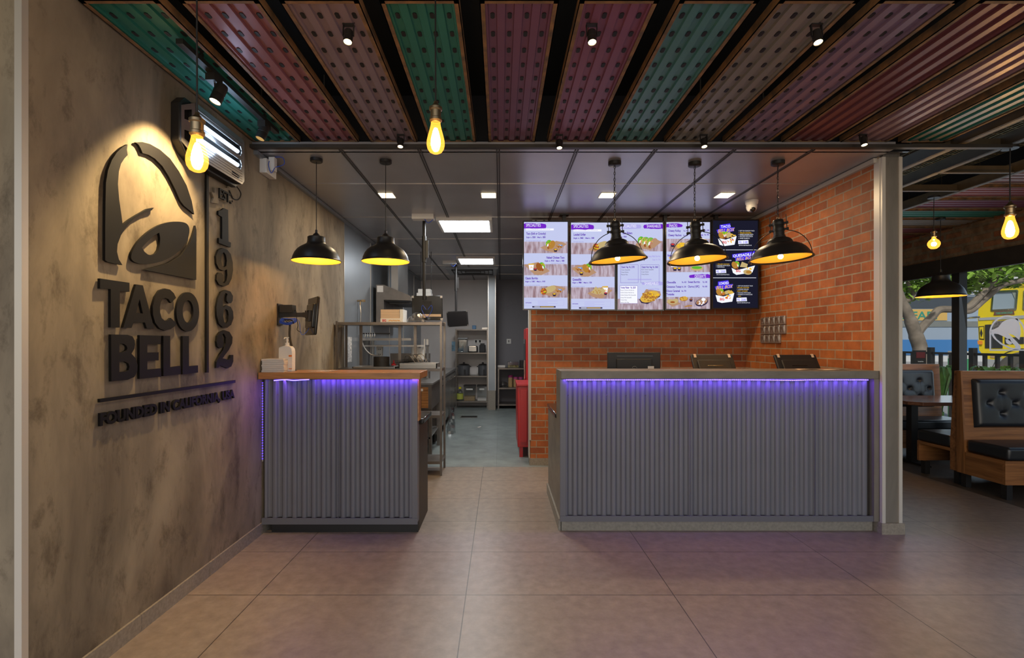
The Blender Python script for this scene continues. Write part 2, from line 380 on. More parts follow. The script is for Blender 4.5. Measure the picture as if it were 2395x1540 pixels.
struct(MB().box(XR-.05, XR+.1, YB+.15, KB, 0, ZK).build('wall_kitchen', 'kdark'))
# brick wall behind the menu screens, brick side wall and its plastered end
struct(MB().box(.352, XR, YB, YB+.16, .085, ZK).build('wall_back', 'brick'))
struct(MB().box(.34, XR, YB-.012, YB+.17, 0, .085).build('baseboard_back', 'skirt'))
tb = MB().box(.335, .36, YB-.012, YB, .3, ZK).box(.335, .347, YB, YB+.17, .085, ZK)
struct(tb.build('trim_2', 'trim'))
struct(MB().box(XR, XR+.02, 3.9, YB+.1, 0, 3.0).build('wall_right', 'brickr'))
struct(MB().box(XR+.02, 3.05, 3.87, 9, 0, 2.95).build('wall_right', 'pillar'))
struct(MB().box(XR, 3.05, 3.86, 3.9, 0, 2.87).build('wall_right', 'pillar'))
tp = MB()
for x0, x1 in ((XR-.002, XR+.024), (3.026, 3.052)): tp.box(x0, x1, 3.848, 3.874, .085, 2.87)
tp.box(XR-.006, XR-.001, 3.87, 3.93, 1.24, 2.87)
struct(tp.build('trim_3', 'bead'))
struct(MB().box(XR-.01, 3.065, 3.84, 3.99, 0, .085).box(3.05, 3.065, 3.99, 9, 0, .085).build('baseboard_right', 'skirt'))
bs = MB()
y = 1.96
while y < 5.9: bs.box(XL, XL+.012, y, min(y+.597, 5.9), 0, .085); y += .6
struct(bs.build('baseboard_left', 'skirt'))
# kitchen ceiling: metal panels with bright cross joints and dark long joints
kc = MB().box(XL, XR, 3.72, KB, ZK, ZK+.05)
kc.m(1)
for k in range(6): kc.box(XL, XR, 4.55+1.215*k-.006, 4.55+1.215*k+.006, ZK-.004, ZK)
kc.m(2)
for k in range(-2, 5):
    x = -.019+.582*k
    kc.box(x-.014, x-.004, 3.74, KB, ZK-.0045, ZK); kc.box(x+.004, x+.014, 3.74, KB, ZK-.0045, ZK)
struct(kc.build('ceiling', ['steelceil', 'seamlight', 'seamdark']))
struct(MB().box(XL, XL+.03, 3.74, KB, ZK-.035, ZK-.005).build('trim_4', 'kwall'))
struct(MB().box(XR-.03, XR, 3.9, YB, ZK-.04, ZK-.005).build('trim_5', 'trim'))
struct(MB().box(.352, XR, YB-.03, YB, ZK-.04, ZK-.005).build('trim_6', 'trim'))
struct(MB().box(-.27, -.11, 10.85, 11.05, 0, .42).build('wall_kitchen', 'skirt'))
kcol = MB().box(-.27, -.11, 10.86, 11.05, .42, ZK); kcol.m(1)
kcol.box(-.275, -.262, 10.85, 10.87, .42, ZK).box(-.118, -.105, 10.85, 10.87, .42, ZK)
struct(kcol.build('wall_kitchen', ['kwall', 'seamlight']))
# black soffit above the hanging sheets
struct(MB().box(-5.5, 6.1, -1.2, 3.8, 3.3, 3.4).box(3.05, 6.1, 3.8, 9, 3.3, 3.4).build('ceiling', 'roof'))
struct(MB().box(XL, 3.05, 3.78, 3.8, ZK, 3.3).build('wall_header', 'soffit'))
struct(MB().box(XL, 3.72, 3.68, 3.72, 2.876, 2.901).build('beam', 'beam'))
# dining side: window wall, brick upstand, black head beam
struct(MB().box(5.9, 6.1, -4, 9, 2.56, 3.3).build('wall_window', 'oldbrick'))
struct(MB().box(5.86, 6.0, -4, 9, 2.36, 2.56).box(5.84, 5.86, -4, 9, 2.345, 2.37).build('wall_window', 'beam'))
struct(MB().box(5.9, 6.0, -4, 9, 0, .25).build('wall_window', 'beam'))
struct(MB().box(3.05, 6.0, 9, 9.1, 0, 3.3).build('wall_far', 'wall'))
wf = MB()
for y in (1.2, 3.87, 6.54, 8.95): wf.box(5.87, 5.97, y-.055, y+.055, .25, 2.36)
wf.box(5.88, 5.96, -3, 9, .25, .31)
struct(wf.build('window_1_frame', 'blackp'))
struct(MB().box(5.915, 5.921, 1.2, 6.5, .3, 2.36).box(5.915, 5.921, 6.58, 8.95, .3, 2.36).build('window_1', 'pane'))
# dining ceiling: steel sections and wire mesh
bm_ = MB()
for x, z in ((3.33, 2.90), (3.70, 2.90), (4.37, 2.90)):
    bm_.box(x-.006, x+.05, 1.2, 8.9, z, z+.008); bm_.box(x, x+.008, 1.2, 8.9, z, z+.09)
for y, x0, x1 in ((3.72, 3.05, 3.74), (4.30, 3.74, 4.37), (4.82, 3.33, 4.37), (6.0, 3.33, 4.37)):
    bm_.box(x0, x1, y, y+.04, 2.9, 2.908); bm_.box(x0, x1, y+.03, y+.04, 2.9, 2.97)
struct(bm_.build('ceiling_frame', 'beamb'))
wm = MB()
for x0, x1 in ((3.38, 3.69), (3.76, 4.36)):
    n = int((x1-x0)/.033)
    for i in range(n+1):
        x = x0+(x1-x0)*i/n; wm.box(x-.0015, x+.0015, 1.4, 8.6, 3.0+.25*(1-i/n) if x0 < 3.5 else 3.1, (3.0+.25*(1-i/n) if x0 < 3.5 else 3.1)+.003)
    for k in range(66):
        y = 1.5+k*.108
        wm.bar((x0, y, 3.25 if x0 < 3.5 else 3.1), (x1, y, 3.0 if x0 < 3.5 else 3.1), .003)
wmo = tag(wm.build('wire_mesh', 'mesh'), 'galvanised wire mesh laid over the steel sections of the dining ceiling', 'mesh')
# ================================================================== painted ceiling sheets
def ceiling_panel(x0, x1, y0, y1, colour, slots, label, group, along='Y', zb=2.93):
    """x across the ribs, y along them"""
    W, Ln = x1-x0, y1-y0
    T = (lambda x, y, z: (x, y, z)) if along == 'Y' else (lambda x, y, z: (y, x, z))
    bx, by = (x0, y0)
    root = thing('ceiling_panel', label, 'ceiling panel', T((x0+x1)/2, (y0+y1)/2, zb), group)
    fr = MB(); t = .022
    def bb(a, b, c, d, e, f): p = T(a, c, e); q = T(b, d, f); fr.box(p[0], q[0], p[1], q[1], p[2], q[2])
    bb(x0, x0+.004, y0, y1, zb, zb+.045); bb(x1-.004, x1, y0, y1, zb, zb+.045); bb(x0, x1, y0, y0+.004, zb, zb+.045); bb(x0, x1, y1-.004, y1, zb, zb+.045)
    bb(x0, x0+t, y0, y1, zb, zb+.004); bb(x1-t, x1, y0, y1, zb, zb+.004); bb(x0, x1, y0, y0+t, zb, zb+.004); bb(x0, x1, y1-t, y1, zb, zb+.004)
    fr.build('frame', 'rust', root)
    sh = MB(); prof = [(x0+.004, .03)]; n = 4; p = (W-.03)/n
    cs = []
    for i in range(n):
        c = x0+.015+p*(i+.5); cs.append(c)
        prof += [(c-p*.27, .008), (c-p*.22, .020), (c+p*.22, .020), (c+p*.27, .008)]
    prof += [(x1-.004, .008), (x1-.004, .03)]; prof[0] = (x0+.004, .008)
    k = len(prof); vs = [T(px, yy, zb+pz) for yy in (y0+.006, y1-.006) for px, pz in prof]
    sh.add(vs, [(i, i+1, k+i+1, k+i) for i in range(k-1)])
    so = sh.build('sheet', SHEET[colour], root, 10)
    for pl in so.data.polygons: pl.use_smooth = False
    so.modifiers.new('solid', 'SOLIDIFY').thickness = .0012
    if slots:
        sl = MB(); yy = y0+.13
        while yy < y1-.05:
            for c in cs:
                a = .0095; b = .020; r = .006
                lp = [(c-a, yy-b+r), (c-a+r, yy-b), (c+a-r, yy-b), (c+a, yy-b+r), (c+a, yy+b-r), (c+a-r, yy+b), (c-a+r, yy+b), (c-a, yy+b-r)]
                sl.prism([lp], lambda u, v, d: T(u, v, zb+d), .0165, .0195)
            yy += .1375
        sl.build('slot_row', 'black', root)
    hg = MB()
    for yy in (y0+.25, y1-.25):
        p = T((x0+x1)/2, yy, zb); hg.box(p[0]-.004, p[0]+.004, p[1]-.004, p[1]+.004, zb+.03, 3.3)
    hg.build('hanger', 'beam', root)
    return root
cp = [('teal', 'teal slotted sheet next to the plaster wall, behind the track spotlights'), ('rose', 'dusty rose slotted sheet, second from the plaster wall'),
      ('lilac', 'pale lilac grey slotted sheet left of the green one, spotlight at its middle'), ('teal', 'teal green slotted sheet directly above the middle filament bulb'),
      ('plum', 'dark plum slotted sheet just left of the picture middle'), ('pinkplum', 'pinkish plum slotted sheet crossed by a spotlight, right of the dark plum one'),
      ('aqua', 'blue green aqua slotted sheet between pinkish plum and pale grey sheets'), ('grey', 'pale warm grey slotted sheet, the only grey one over the counter'),
      ('violet', 'greyish violet slotted sheet right of the pale grey one'), ('maroon', 'dark maroon ribbed sheet without visible slots'),
      ('mauve', 'mauve ribbed sheet between the maroon and the far right teal one'), ('cream', 'teal and cream ribbed sheet, last on the right of the long row')]
for i, (c, lb) in enumerate(cp):
    x0 = -1.815+.431*i
    ceiling_panel(x0, x0+.342, 2.175, 3.735, c, i < 9, lb, 'painted sheets hanging over the counter')
# the last sheet has teal ribs between cream flats
for o in bpy.data.objects:
    if o.get('label', '').startswith('teal and cream'):
        ch = [q for q in o.children if q.name.startswith('sheet')][0]; ch.data.materials.append(SHEET['teal'])
        for pl in ch.data.polygons:
            if pl.center.z > .013: pl.material_index = 1
dp = [(4.37, 'lilac', 'pale lilac sheet over the benches, nearest crosswise one'), (4.80, 'rose', 'rose sheet over the benches, second crosswise one'),
      (5.23, 'plum', 'plum sheet over the benches beside the teal crosswise one'), (5.66, 'teal', 'teal sheet set crosswise over the dining benches'),
      (6.09, 'grey', 'pale grey sheet set crosswise behind the teal one'), (6.52, 'maroon', 'maroon sheet set crosswise, second from the far end'),
      (6.95, 'red', 'dark red sheet set crosswise at the far end of the dining ceiling')]
for y0, c, lb in dp: ceiling_panel(y0, y0+.342, 4.45, 5.82, c, False, lb, 'painted sheets over the dining benches', 'X')
# ================================================================== lettering on the plaster wall
LWK = -XL*F
def lw(px, py):
    Y = LWK/(CX-px); return (Y, H+(CY-py)*Y/F)
A = lambda pts: [lw(x/3.3484, 180+y/3.3478) for x, y in pts]      # zoomed reading, upper part
B = lambda pts: [lw(200+x/3.85, 620+y/3.85) for x, y in pts]      # zoomed reading, lower part
SG0, SG1 = .004, .016
t3 = lambda u, v, d: (XL+d, u, v)
sign = thing('wall_lettering', 'large matt black bell emblem and lettering mounted on the plaster wall', 'wall sign', (XL, 2.8, 1.05))
def sg(name, loops, label=None, d0=SG0, d1=SG1):
    o = MB().prism(loops, t3, d0, d1).build(name, 'sign', sign, 30)
    if label: o['label'] = label
    return o
e1 = A([(973,530),(935,550),(890,590),(850,650),(818,735),(803,830),(799,1000),(797,1200),(797,1435),(815,1450),(870,1462),(933,1474),(905,1430),(890,1370),(895,1310),(922,1240),(970,1165),(1035,1100),(1105,1062),(1165,1045),(1182,1025),(1130,1035),(1060,1075),(990,1117),(935,1160),(925,1080),(907,960),(897,840),(905,740),(922,680),(948,640),(975,612),(968,570)])
sg('bell_side', [e1])
e2 = A([(1037,514),(1090,510),(1150,525),(1230,570),(1310,640),(1380,740),(1440,850),(1480,970),(1500,1077),(1470,1050),(1420,1010),(1390,970),(1350,880),(1300,780),(1250,700),(1190,640),(1140,610),(1092,597),(1078,560),(1060,530)])
sg('bell_arc', [e2])
e3 = round_loop(A([(1003,1400),(1018,1355),(1060,1290),(1130,1222),(1220,1165),(1310,1138),(1390,1135),(1440,1150),(1462,1190),(1455,1250),(1420,1320),(1360,1382),(1280,1430),(1200,1455),(1100,1465),(1040,1455),(1008,1432)]))
e3h = A([(1087,1337),(1130,1290),(1180,1245),(1223,1220),(1231,1260),(1229,1310),(1218,1355),(1195,1385),(1165,1398),(1135,1392),(1108,1370)])
sg('bell_mouth', [e3, e3h])
e4 = [lw(*p) for p in [(451,528),(453.3,538),(453,655),(330.4,631.7),(356,625),(388,616),(418,598),(436,573),(445,550)]]
sg('bell_wedge', [e4])
sg('letter', [B([(100,122),(367,161),(367,243),(279,237),(279,565),(197,563),(197,217),(100,213)])])
sg('letter', [B([(427,175),(488,184),(592,576),(524,572),(508,519),(405,517),(385,568),(310,566)]), B([(459,305),(489,438),(428,432)])])
sg('letter', [round_loop(B([(790,297),(770,255),(735,222),(690,212),(640,230),(600,290),(579,370),(581,450),(600,520),(640,572),(690,592),(740,580),(775,555),(795,528)]), 1)+B([(742,478),(720,498),(690,505),(660,480),(645,430),(643,380),(652,335),(668,308),(690,297),(720,308),(745,343)])])
el = lambda cx, cy, rx, ry, n=40: [(cx+rx*math.cos(2*PI*i/n), cy+ry*math.sin(2*PI*i/n)) for i in range(n)]
sg('letter', [B(el(897, 423, 103, 177)), B(el(899, 420, 49, 101))])
sg('letter', [B([(200,626),(350,630),(395,645),(414,680),(418,715),(412,755),(385,800),(422,840),(441,900),(438,960),(410,1010),(350,1036),(202,1050)]), B([(275,708),(315,711),(340,728),(348,750),(340,772),(315,785),(275,790)]), B([(275,870),(328,872),(358,888),(368,918),(360,948),(328,962),(275,966)])])
sg('letter', [B([(459,633),(652,638),(652,715),(529,714),(529,790),(632,787),(632,860),(529,864),(529,943),(655,932),(655,1007),(459,1027)])])
sg('letter', [B([(675,638),(737,639),(737,922),(833,909),(833,985),(675,1002)])])
sg('letter', [B([(850,641),(907,641),(907,913),(990,905),(990,970),(850,986)])])
sg('digit', [A([(1692,1050),(1715,1045),(1735,1028),(1768,1042),(1771,1290),(1790,1298),(1788,1336),(1695,1302),(1695,1262),(1721,1272),(1721,1098),(1692,1080)])])
six = [(1290,345),(1304,322),(1307,280),(1285,240),(1240,225),(1200,243),(1172,300),(1157,380),(1160,455),(1180,530),(1215,563),(1255,566),(1290,540),(1312,480),(1308,420),(1287,378),(1250,363),(1217,382),(1213,330),(1222,278),(1240,253),(1258,262),(1250,290),(1250,325),(1266,345)]
sixh = [(1243,397),(1260,410),(1268,450),(1262,510),(1245,532),(1227,512),(1218,460),(1224,412)]
six3 = B(six); six3h = B(sixh); sg('digit', [six3, six3h])
c6 = lw(520.7, 723.5); c9 = lw(520.7, 625.5)
nine = lambda L: [(2*c6[0]-y-c6[0]+c9[0], c9[1]-(z-c6[1])) for y, z in L]
sg('digit', [nine(six3), nine(six3h)])
sg('digit', [B([(1218,742),(1188,752),(1166,735),(1158,690),(1165,640),(1190,605),(1230,588),(1275,603),(1303,650),(1300,705),(1270,765),(1228,820),(1213,842),(1240,848),(1268,855),(1283,840),(1287,812),(1310,810),(1310,870),(1292,915),(1258,932),(1215,915),(1190,908),(1172,928),(1155,928),(1157,872),(1185,820),(1222,765),(1243,708),(1243,655),(1225,618),(1203,628),(1215,660),(1222,705)])])
sg('divider_bar', [[lw(477.4,405),lw(482.3,405),lw(482.6,872),lw(477.3,872)]])
sg('underline_bar', [B([(100,1208),(1330,1037),(1330,1062),(100,1240)])])
sg('ribbon', [A([(1638,903),(1665,907),(1663,868),(1772,872),(1775,846),(1823,856),(1806,893),(1823,935),(1800,932),(1800,968),(1694,962),(1692,994),(1640,985),(1655,945)])], 'pale brown ribbon plate')
bpy.data.objects['ribbon'].data.materials[0] = MT['wall']
mb = MB(); p0 = lw(1690/3.3484, 180+945/3.3478); p1 = lw(1785/3.3484, 180+948/3.3478)
thick_text(mb, 'EST.', t3, p0[0], p1[0], p0[1], .062, SG1, SG1+.01, .02); mb.build('established_lettering', 'sign', sign)
mb = MB(); q0 = lw(227, 996); q1 = lw(544, 932)
thick_text(mb, 'FOUNDED IN CALIFORNIA, USA', t3, q0[0], q1[0], q0[1], .056, .004, .015, .045); mb.build('tagline', 'sign', sign)
# ================================================================== lamps
def bulb_pendant(label, loc, ztop, s=1.0, globe=False, group='filament bulbs on cords', ecord='blackp'):
    """loc is the bottom of the bulb"""
    x, y, z = loc; r = thing('filament_bulb_pendant', label, 'pendant lamp', loc, group)
    q = lambda L: [(a*s, b*s) for a, b in L]
    if globe: pr = [(.0001, 0), (.022, .004), (.038, .018), (.047, .04), (.046, .058), (.036, .076), (.022, .088), (.015, .098), (.0145, .112)]; hh = .108
    else: pr = [(.0001, 0), (.012, .0015), (.022, .007), (.029, .018), (.032, .032), (.0315, .045), (.027, .065), (.0205, .088), (.017, .104), (.016, .118)]; hh = .114
    MB().lathe(q(pr), loc, 28).build('bulb_glass', 'bulbglass', r)
    if globe: MB().sphere((x, y, z+.045*s), .02*s, 14).build('filament', 'bulbcore', r)
    else: MB().lathe(q([(.0001, .02), (.012, .024), (.0175, .036), (.016, .055), (.010, .08), (.006, .09), (.0001, .092)]), loc, 14).build('filament', 'bulbcore', r)
    c = hh*s
    MB().lathe([(.015*s, c-.004), (.019*s, c), (.022*s, c+.004*s), (.022*s, c+.012*s), (.0185*s, c+.015*s), (.019*s, c+.038*s), (.023*s, c+.042*s), (.023*s, c+.050*s), (.015*s, c+.056*s), (.008*s, c+.064*s), (.006*s, c+.072*s), (.0001, c+.073*s)], loc, 28).build('socket', 'alu', r)
    cord = [(x, y, z+c+.07*s), (x-.0008, y, z+c+.07*s+(ztop-z-c)*.4), (x+.001, y, ztop)]
    MB().tube(smooth_path(cord, 6), .0028*s, 8).build('cord', ecord, r)
    MB().lathe([(.0001, 0), (.05, 0), (.05, .018), (.0001, .018)], (x, y, ztop-.018), 24).build('ceiling_rose', 'blackp', r)
    return r
bulb_pendant('lit teardrop filament bulb hanging left, in front of the insect killer', (xat(461,1.58), 1.58, zat(403,1.58)), 3.3)
bulb_pendant('lit teardrop filament bulb hanging near the picture middle', (xat(1019,1.8), 1.8, zat(360,1.8)), 3.3)
bulb_pendant('lit teardrop filament bulb in the dining area at the right picture edge', (3.76, 3.74, zat(560,3.74)), 2.905, 1.5)
bulb_pendant('lit round globe filament bulb on cord behind the wall end', (4.275, 5.0, zat(583,5.0)), 2.9, 1.1, True)
DOME = [(.184, 0), (.186, .004), (.183, .010), (.178, .013), (.173, .035), (.160, .065), (.140, .092), (.115, .112), (.088, .127), (.082, .131), (.075, .134), (.070, .142), (.0665, .155), (.065, .176), (.066, .187), (.060, .192), (.040, .196), (.030, .200), (.022, .212), (.010, .222), (.009, .245), (.0001, .247)]
def dome_pendant(label, loc, ztop, s=1.0, tilt=0, prof=DOME, group='black dome pendants over the left counter'):
    x, y, z = loc; r = thing('dome_pendant', label, 'pendant lamp', loc, group)
    MB().lathe([(a*s, b*s) for a, b in prof], loc, 48).build('shade', 'blackp', r)
    inn = [(.183, .001), (.176, .010), (.170, .034), (.157, .063), (.137, .089), (.112, .109), (.085, .124), (.0001, .126)]
    MB().lathe([(a*s, b*s) for a, b in inn], loc, 48).build('shade_lining', 'gold', r)
    MB().sphere((x, y, z+.085*s), .024*s, 12).build('bulb', 'bulbdim', r)
    lamp('POINT', 'pendant_bulb_light', (x, y, z+.03), 4.0, (1, .68, .3), shadow_soft_size=.025)
    MB().tube([(x, y, z+.24*s), (x, y, ztop-.02)], .0032, 8).build('cord', 'blackp', r)
    MB().lathe([(.0001, 0), (.042, 0), (.047, .004), (.047, .026), (.0001, .026)], (x, y, ztop-.026), 24).build('ceiling_rose', 'blackp', r)
    return r
dome_pendant('black dome pendant with gold lining, the left one of two over the wooden counter', (xat(740,3.93), 3.93, zat(612,3.93)), ZK)
dome_pendant('black dome pendant with gold lining, nearer the kitchen of two over the wooden counter', (xat(902,3.96), 3.96, zat(613,3.96)), ZK)
dome_pendant('black dome pendant hanging over the dining table in front of the window', (5.21, 6.0, zat(694,6.0)), 2.93, 1.3, group='dome pendant over the dining table')
def industrial_pendant(label, loc, ztop, rot):
    r = thing('industrial_pendant', label, 'pendant lamp', (0,0,0), 'industrial pendants on chains')
    P = [(.216, .012), (.226, .003), (.229, 0), (.230, .005), (.222, .014), (.208, .030), (.197, .052), (.180, .076), (.155, .098), (.128, .112), (.102, .120), (.094, .124), (.090, .140), (.078, .156), (.058, .167), (.046, .171), (.046, .180), (.041, .183), (.041, .190), (.0385, .192), (.0385, .305), (.034, .312), (.012, .318), (.0001, .318)]
    MB().lathe(P, (0,0,0), 56).build('shade', 'blackp', r)
    I = [(.219, .010), (.205, .028), (.193, .05), (.176, .073), (.151, .095), (.124, .109), (.098, .117), (.08, .14), (.04, .16), (.0001, .165)]
    MB().lathe(I, (0,0,0), 48).build('shade_lining', 'gold', r)
    MB().sphere((0,0,.022), .020, 14).tube([(0,0,.07),(0,0,.165)], .014, 10).build('bulb', 'bulbsmall', r)
    c = MB()
    for zz in (.232, .280): c.box(-.066, .066, -.009, .009, zz-.007, zz+.007); c.lathe([(.042, -.01), (.042, .01)], (0,0,zz), 24)
    for sx in (-1, 1):
        for zz in (.232, .280): c.lathe([(.0001,-.009),(.009,-.009),(.009,.009),(.0001,.009)], (sx*.062, 0, zz), 10)
    c.build('clamp', 'blackp', r)
    for sx in (-1, 1):
        pts = [(sx*.058, 0, .345), (sx*.058, 0, .232), (sx*.060, 0, .222), (sx*.10, 0, .205), (sx*.145, 0, .175), (sx*.185, 0, .125), (sx*.208, 0, .07), (sx*.218, 0, .0), (sx*.219, 0, -.008)]
        MB().tube(smooth_path(pts, 5), .003, 7).build('wire_arm', 'blackp', r)
    MB().lathe([(.008+.004*math.cos(a), .004*math.sin(a)) for a in [2*PI*i/8 for i in range(9)]], (0,0,.328), 14, Matrix.Rotation(PI/2, 3, 'X')).build('hanging_ring', 'alu', r)
    r.location = loc; r.rotation_euler = rot
    # chain and ceiling rose hang plumb: they are built for the upright lamp and turned back
    R = r.rotation_euler.to_matrix().inverted(); top = Vector(loc)+r.rotation_euler.to_matrix()@Vector((0,0,.335))
    ch = MB(); z = top.z; k = 0
    while z < ztop-.03:
        l = .030; pts = []
        for i in range(13):
            a = 2*PI*i/12; u = .0065*math.sin(a); v = l*.5*math.cos(a)
            pts.append((top.x+(u if k % 2 == 0 else 0), top.y+(u if k % 2 else 0), z+l*.42+v))
        ch.tube(pts, .0019, 5, False); z += l*.82; k += 1
    ch.tube([(top.x+.004, top.y, top.z), (top.x-.005, top.y, (top.z+ztop)/2), (top.x+.002, top.y, ztop-.02)], .0018, 5)
    o = ch.build('chain', 'blackp', None, off=(0,0,0)); rose = MB().lathe([(.0001, 0), (.044, 0), (.05, .004), (.05, .03), (.0001, .03)], (top.x, top.y, ztop-.03), 28).build('ceiling_rose', 'blackp', None, off=(0,0,0))
    for q in (o, rose):
        for vtx in q.data.vertices: vtx.co = R@(vtx.co-Vector(loc))
        q.parent = r
    lamp('POINT', 'pendant_bulb_light', (loc[0], loc[1], loc[2]+.0), 2.2, (1, .62, .27), shadow_soft_size=.02)
    return r
Rz = lambda a, b, c: (math.radians(a), math.radians(b), math.radians(c))
industrial_pendant('wide black industrial pendant on chain before the third menu screen', (xat(1445,4.0), 4.0, zat(611,4.0)), ZK, Rz(0, -4.5, 8))
industrial_pendant('wide black industrial pendant on chain before the fourth menu screen', (xat(1631,4.0), 4.0, zat(611,4.0)), ZK, Rz(0, -3.5, -38))
industrial_pendant('wide black industrial pendant on chain in front of the brick side wall', (xat(1826,3.97), 3.97, zat(607,3.97)), ZK, Rz(0, -3.5, -42))
def spot(label, lens, top, r_=.021, ln=.062, group='small spotlights under the ceiling sheets', power=14, size=70, ztop=2.96, track=False, col=(1,.70,.33), lensmat='lens', blend=.5):
    lens = Vector(lens); top = Vector(top); d = (lens-top).normalized()
    R = d.to_track_quat('-Z', 'Y').to_matrix(); b = lens-d*ln
    r = thing('spotlight', label, 'spotlight', tuple(lens), group)
    MB().lathe([(.0001, ln), (r_*.9, ln), (r_, ln*.9), (r_, ln*.45), (r_*.94, ln*.44), (r_, ln*.4), (r_, -.001), (r_*.88, -.001), (r_*.86, .004)], tuple(lens), 24, R).build('housing', 'blackp', r)
    MB().lathe([(.0001, .003), (r_*.86, .003)], tuple(lens), 20, R).build('lens', lensmat, r)
    if not track:
        arm = MB(); m = lens-d*ln*.55
        for s_ in (-1, 1): arm.bar(m+Vector((s_*(r_+.003), 0, 0)), Vector((top.x+s_*(r_+.003), top.y, ztop-.02)), .004, .012)
        arm.box(top.x-r_-.005, top.x+r_+.005, top.y-.012, top.y+.012, ztop-.022, ztop-.016)
        arm.tube([(top.x+.01, top.y, ztop-.02), (top.x+.028, top.y+.01, ztop+.002), (top.x+.03, top.y+.012, ztop+.03)], .004, 6)
        arm.build('bracket', 'blackp', r)
    lamp('SPOT', 'spot_light', tuple(lens+d*.004), power, col, tuple(d), spot_size=math.radians(size), spot_blend=blend, shadow_soft_size=r_*.7)
    return r
for lb, x, yl, yt, Y in (('small lit spotlight on the pale lilac sheet, near row', 815, 102, 66, 2.35), ('small lit spotlight on the pinkish plum sheet, near row', 1384, 103, 66, 2.35), ('small lit spotlight beside the pale grey sheet, near row', 1910, 103, 66, 2.35),
                         ('small lit spotlight under the lilac sheet end by the black beam', 937, 345, 325, 3.6), ('small lit spotlight at the end of the pinkish plum sheet', 1308, 348, 325, 3.6), ('small lit spotlight at the beam, above the middle industrial pendant', 1646, 345, 325, 3.6), ('small lit spotlight at the beam next to the plastered wall end', 2019, 341, 322, 3.6)):
    X = xat(x, Y); lz = zat(yl, Y); spot(lb, (X, Y-.012, lz), (X, Y+.004, lz+.06), ztop=2.955)
# track on the first sheet
tr = tag(MB().box(-1.565, -1.53, 2.44, 3.5, 2.90, 2.925).box(-1.56, -1.535, 2.6, 2.62, 2.92, 2.96).box(-1.56, -1.535, 3.3, 3.32, 2.92, 2.96).build('lighting_track', 'blackp'), 'short black lighting track fixed below the teal sheet beside the wall', 'lighting track')
for lb, Y, ax, lz, pw, lm in (('black cylindrical track spotlight, near one, lighting the bell emblem', 2.72, 515, 238, 125, 'lens'), ('black cylindrical track spotlight at the far end of the short track', 3.30, 615, 330, 5, 'lensdim')):
    le = Vector((xat(503 if Y < 3 else 608, Y), Y, zat(lz if Y < 3 else 325, Y)))
    tp_ = le+Vector((.03, .03, .115)); r = spot(lb, le, tp_, .031, .105, 'track spotlights by the plaster wall', pw, 84, track=True, lensmat=lm, blend=.6)
    if Y < 3:
        li = [o for o in bpy.data.objects if o.type == 'LIGHT' and o.name.startswith('spot_light')][-1]
        li.rotation_euler = (Vector((XL, 2.68, 2.08))-le).to_track_quat('-Z', 'Y').to_euler()
    MB().box(-1.575, -1.525, Y-.02, Y+.06, 2.862, 2.90).tube([(-1.55, Y+.03, 2.865), (-1.55, Y+.03, tp_.z-.03), (le.x+.032, Y+.03, tp_.z-.05)], .006, 8).build('adapter', 'blackp', r)
# recessed square downlights and kitchen light panels
for lb, x in (('square warm downlight in the ceiling panel, above the second dome pendant', 905), ('square warm downlight beside the long joint, middle of the ceiling', 1143), ('square warm downlight left of the first industrial chain', 1420), ('square warm downlight, the rightmost in the ceiling panels', 1694)):
    X, Y = xat(x, 4.9), 4.9
    r = thing('square_downlight', lb, 'downlight', (X, Y, ZK), 'square downlights')
    MB().box(X-.075, X+.075, Y-.085, Y+.085, ZK-.004, ZK).build('frame', 'white', r)
    MB().box(X-.067, X+.067, Y-.077, Y+.077, ZK-.007, ZK-.004).build('diffuser', 'down', r)
    lamp('AREA', 'downlight_light', (X, Y, ZK-.012), 9, (1, .76, .46), (0, 0, -1), shape='SQUARE', size=.13)
for lb, y0 in (('bright white square light panel, the nearer of two in the kitchen', 5.79), ('bright white square light panel farther back in the kitchen', 8.44)):
    r = thing('light_panel', lb, 'ceiling light', (-.42, y0+.3, ZK), 'kitchen light panels')
    MB().box(-.74, -.10, y0-.02, y0+.63, ZK-.035, ZK).build('frame', 'white', r)
    MB().box(-.705, -.135, y0+.015, y0+.595, ZK-.038, ZK-.035).build('diffuser', 'ledw', r)
    lamp('AREA', 'light_panel_light', (-.42, y0+.3, ZK-.045), 24, (.93, .97, 1), (0, 0, -1), shape='SQUARE', size=.55)
r = thing('ceiling_vent', 'dark square air outlet on the kitchen ceiling behind the light panels', 'air vent', (-.55, 10.1, ZK))
v = MB().box(-1.05, -.05, 9.65, 10.55, ZK-.03, ZK); v.build('frame', 'kwall', r)
v = MB()
for k in range(4): s_ = .08*k; v.box(-.95+s_, -.15-s_, 9.75+s_, 9.77+s_, ZK-.045+k*.003, ZK-.03).box(-.95+s_, -.15-s_, 10.43-s_, 10.45-s_, ZK-.045+k*.003, ZK-.03).box(-.95+s_, -.93+s_, 9.75+s_, 10.45-s_, ZK-.045+k*.003, ZK-.03).box(-.17-s_, -.15-s_, 9.75+s_, 10.45-s_, ZK-.045+k*.003, ZK-.03)
v.build('louvre', 'seamdark', r)
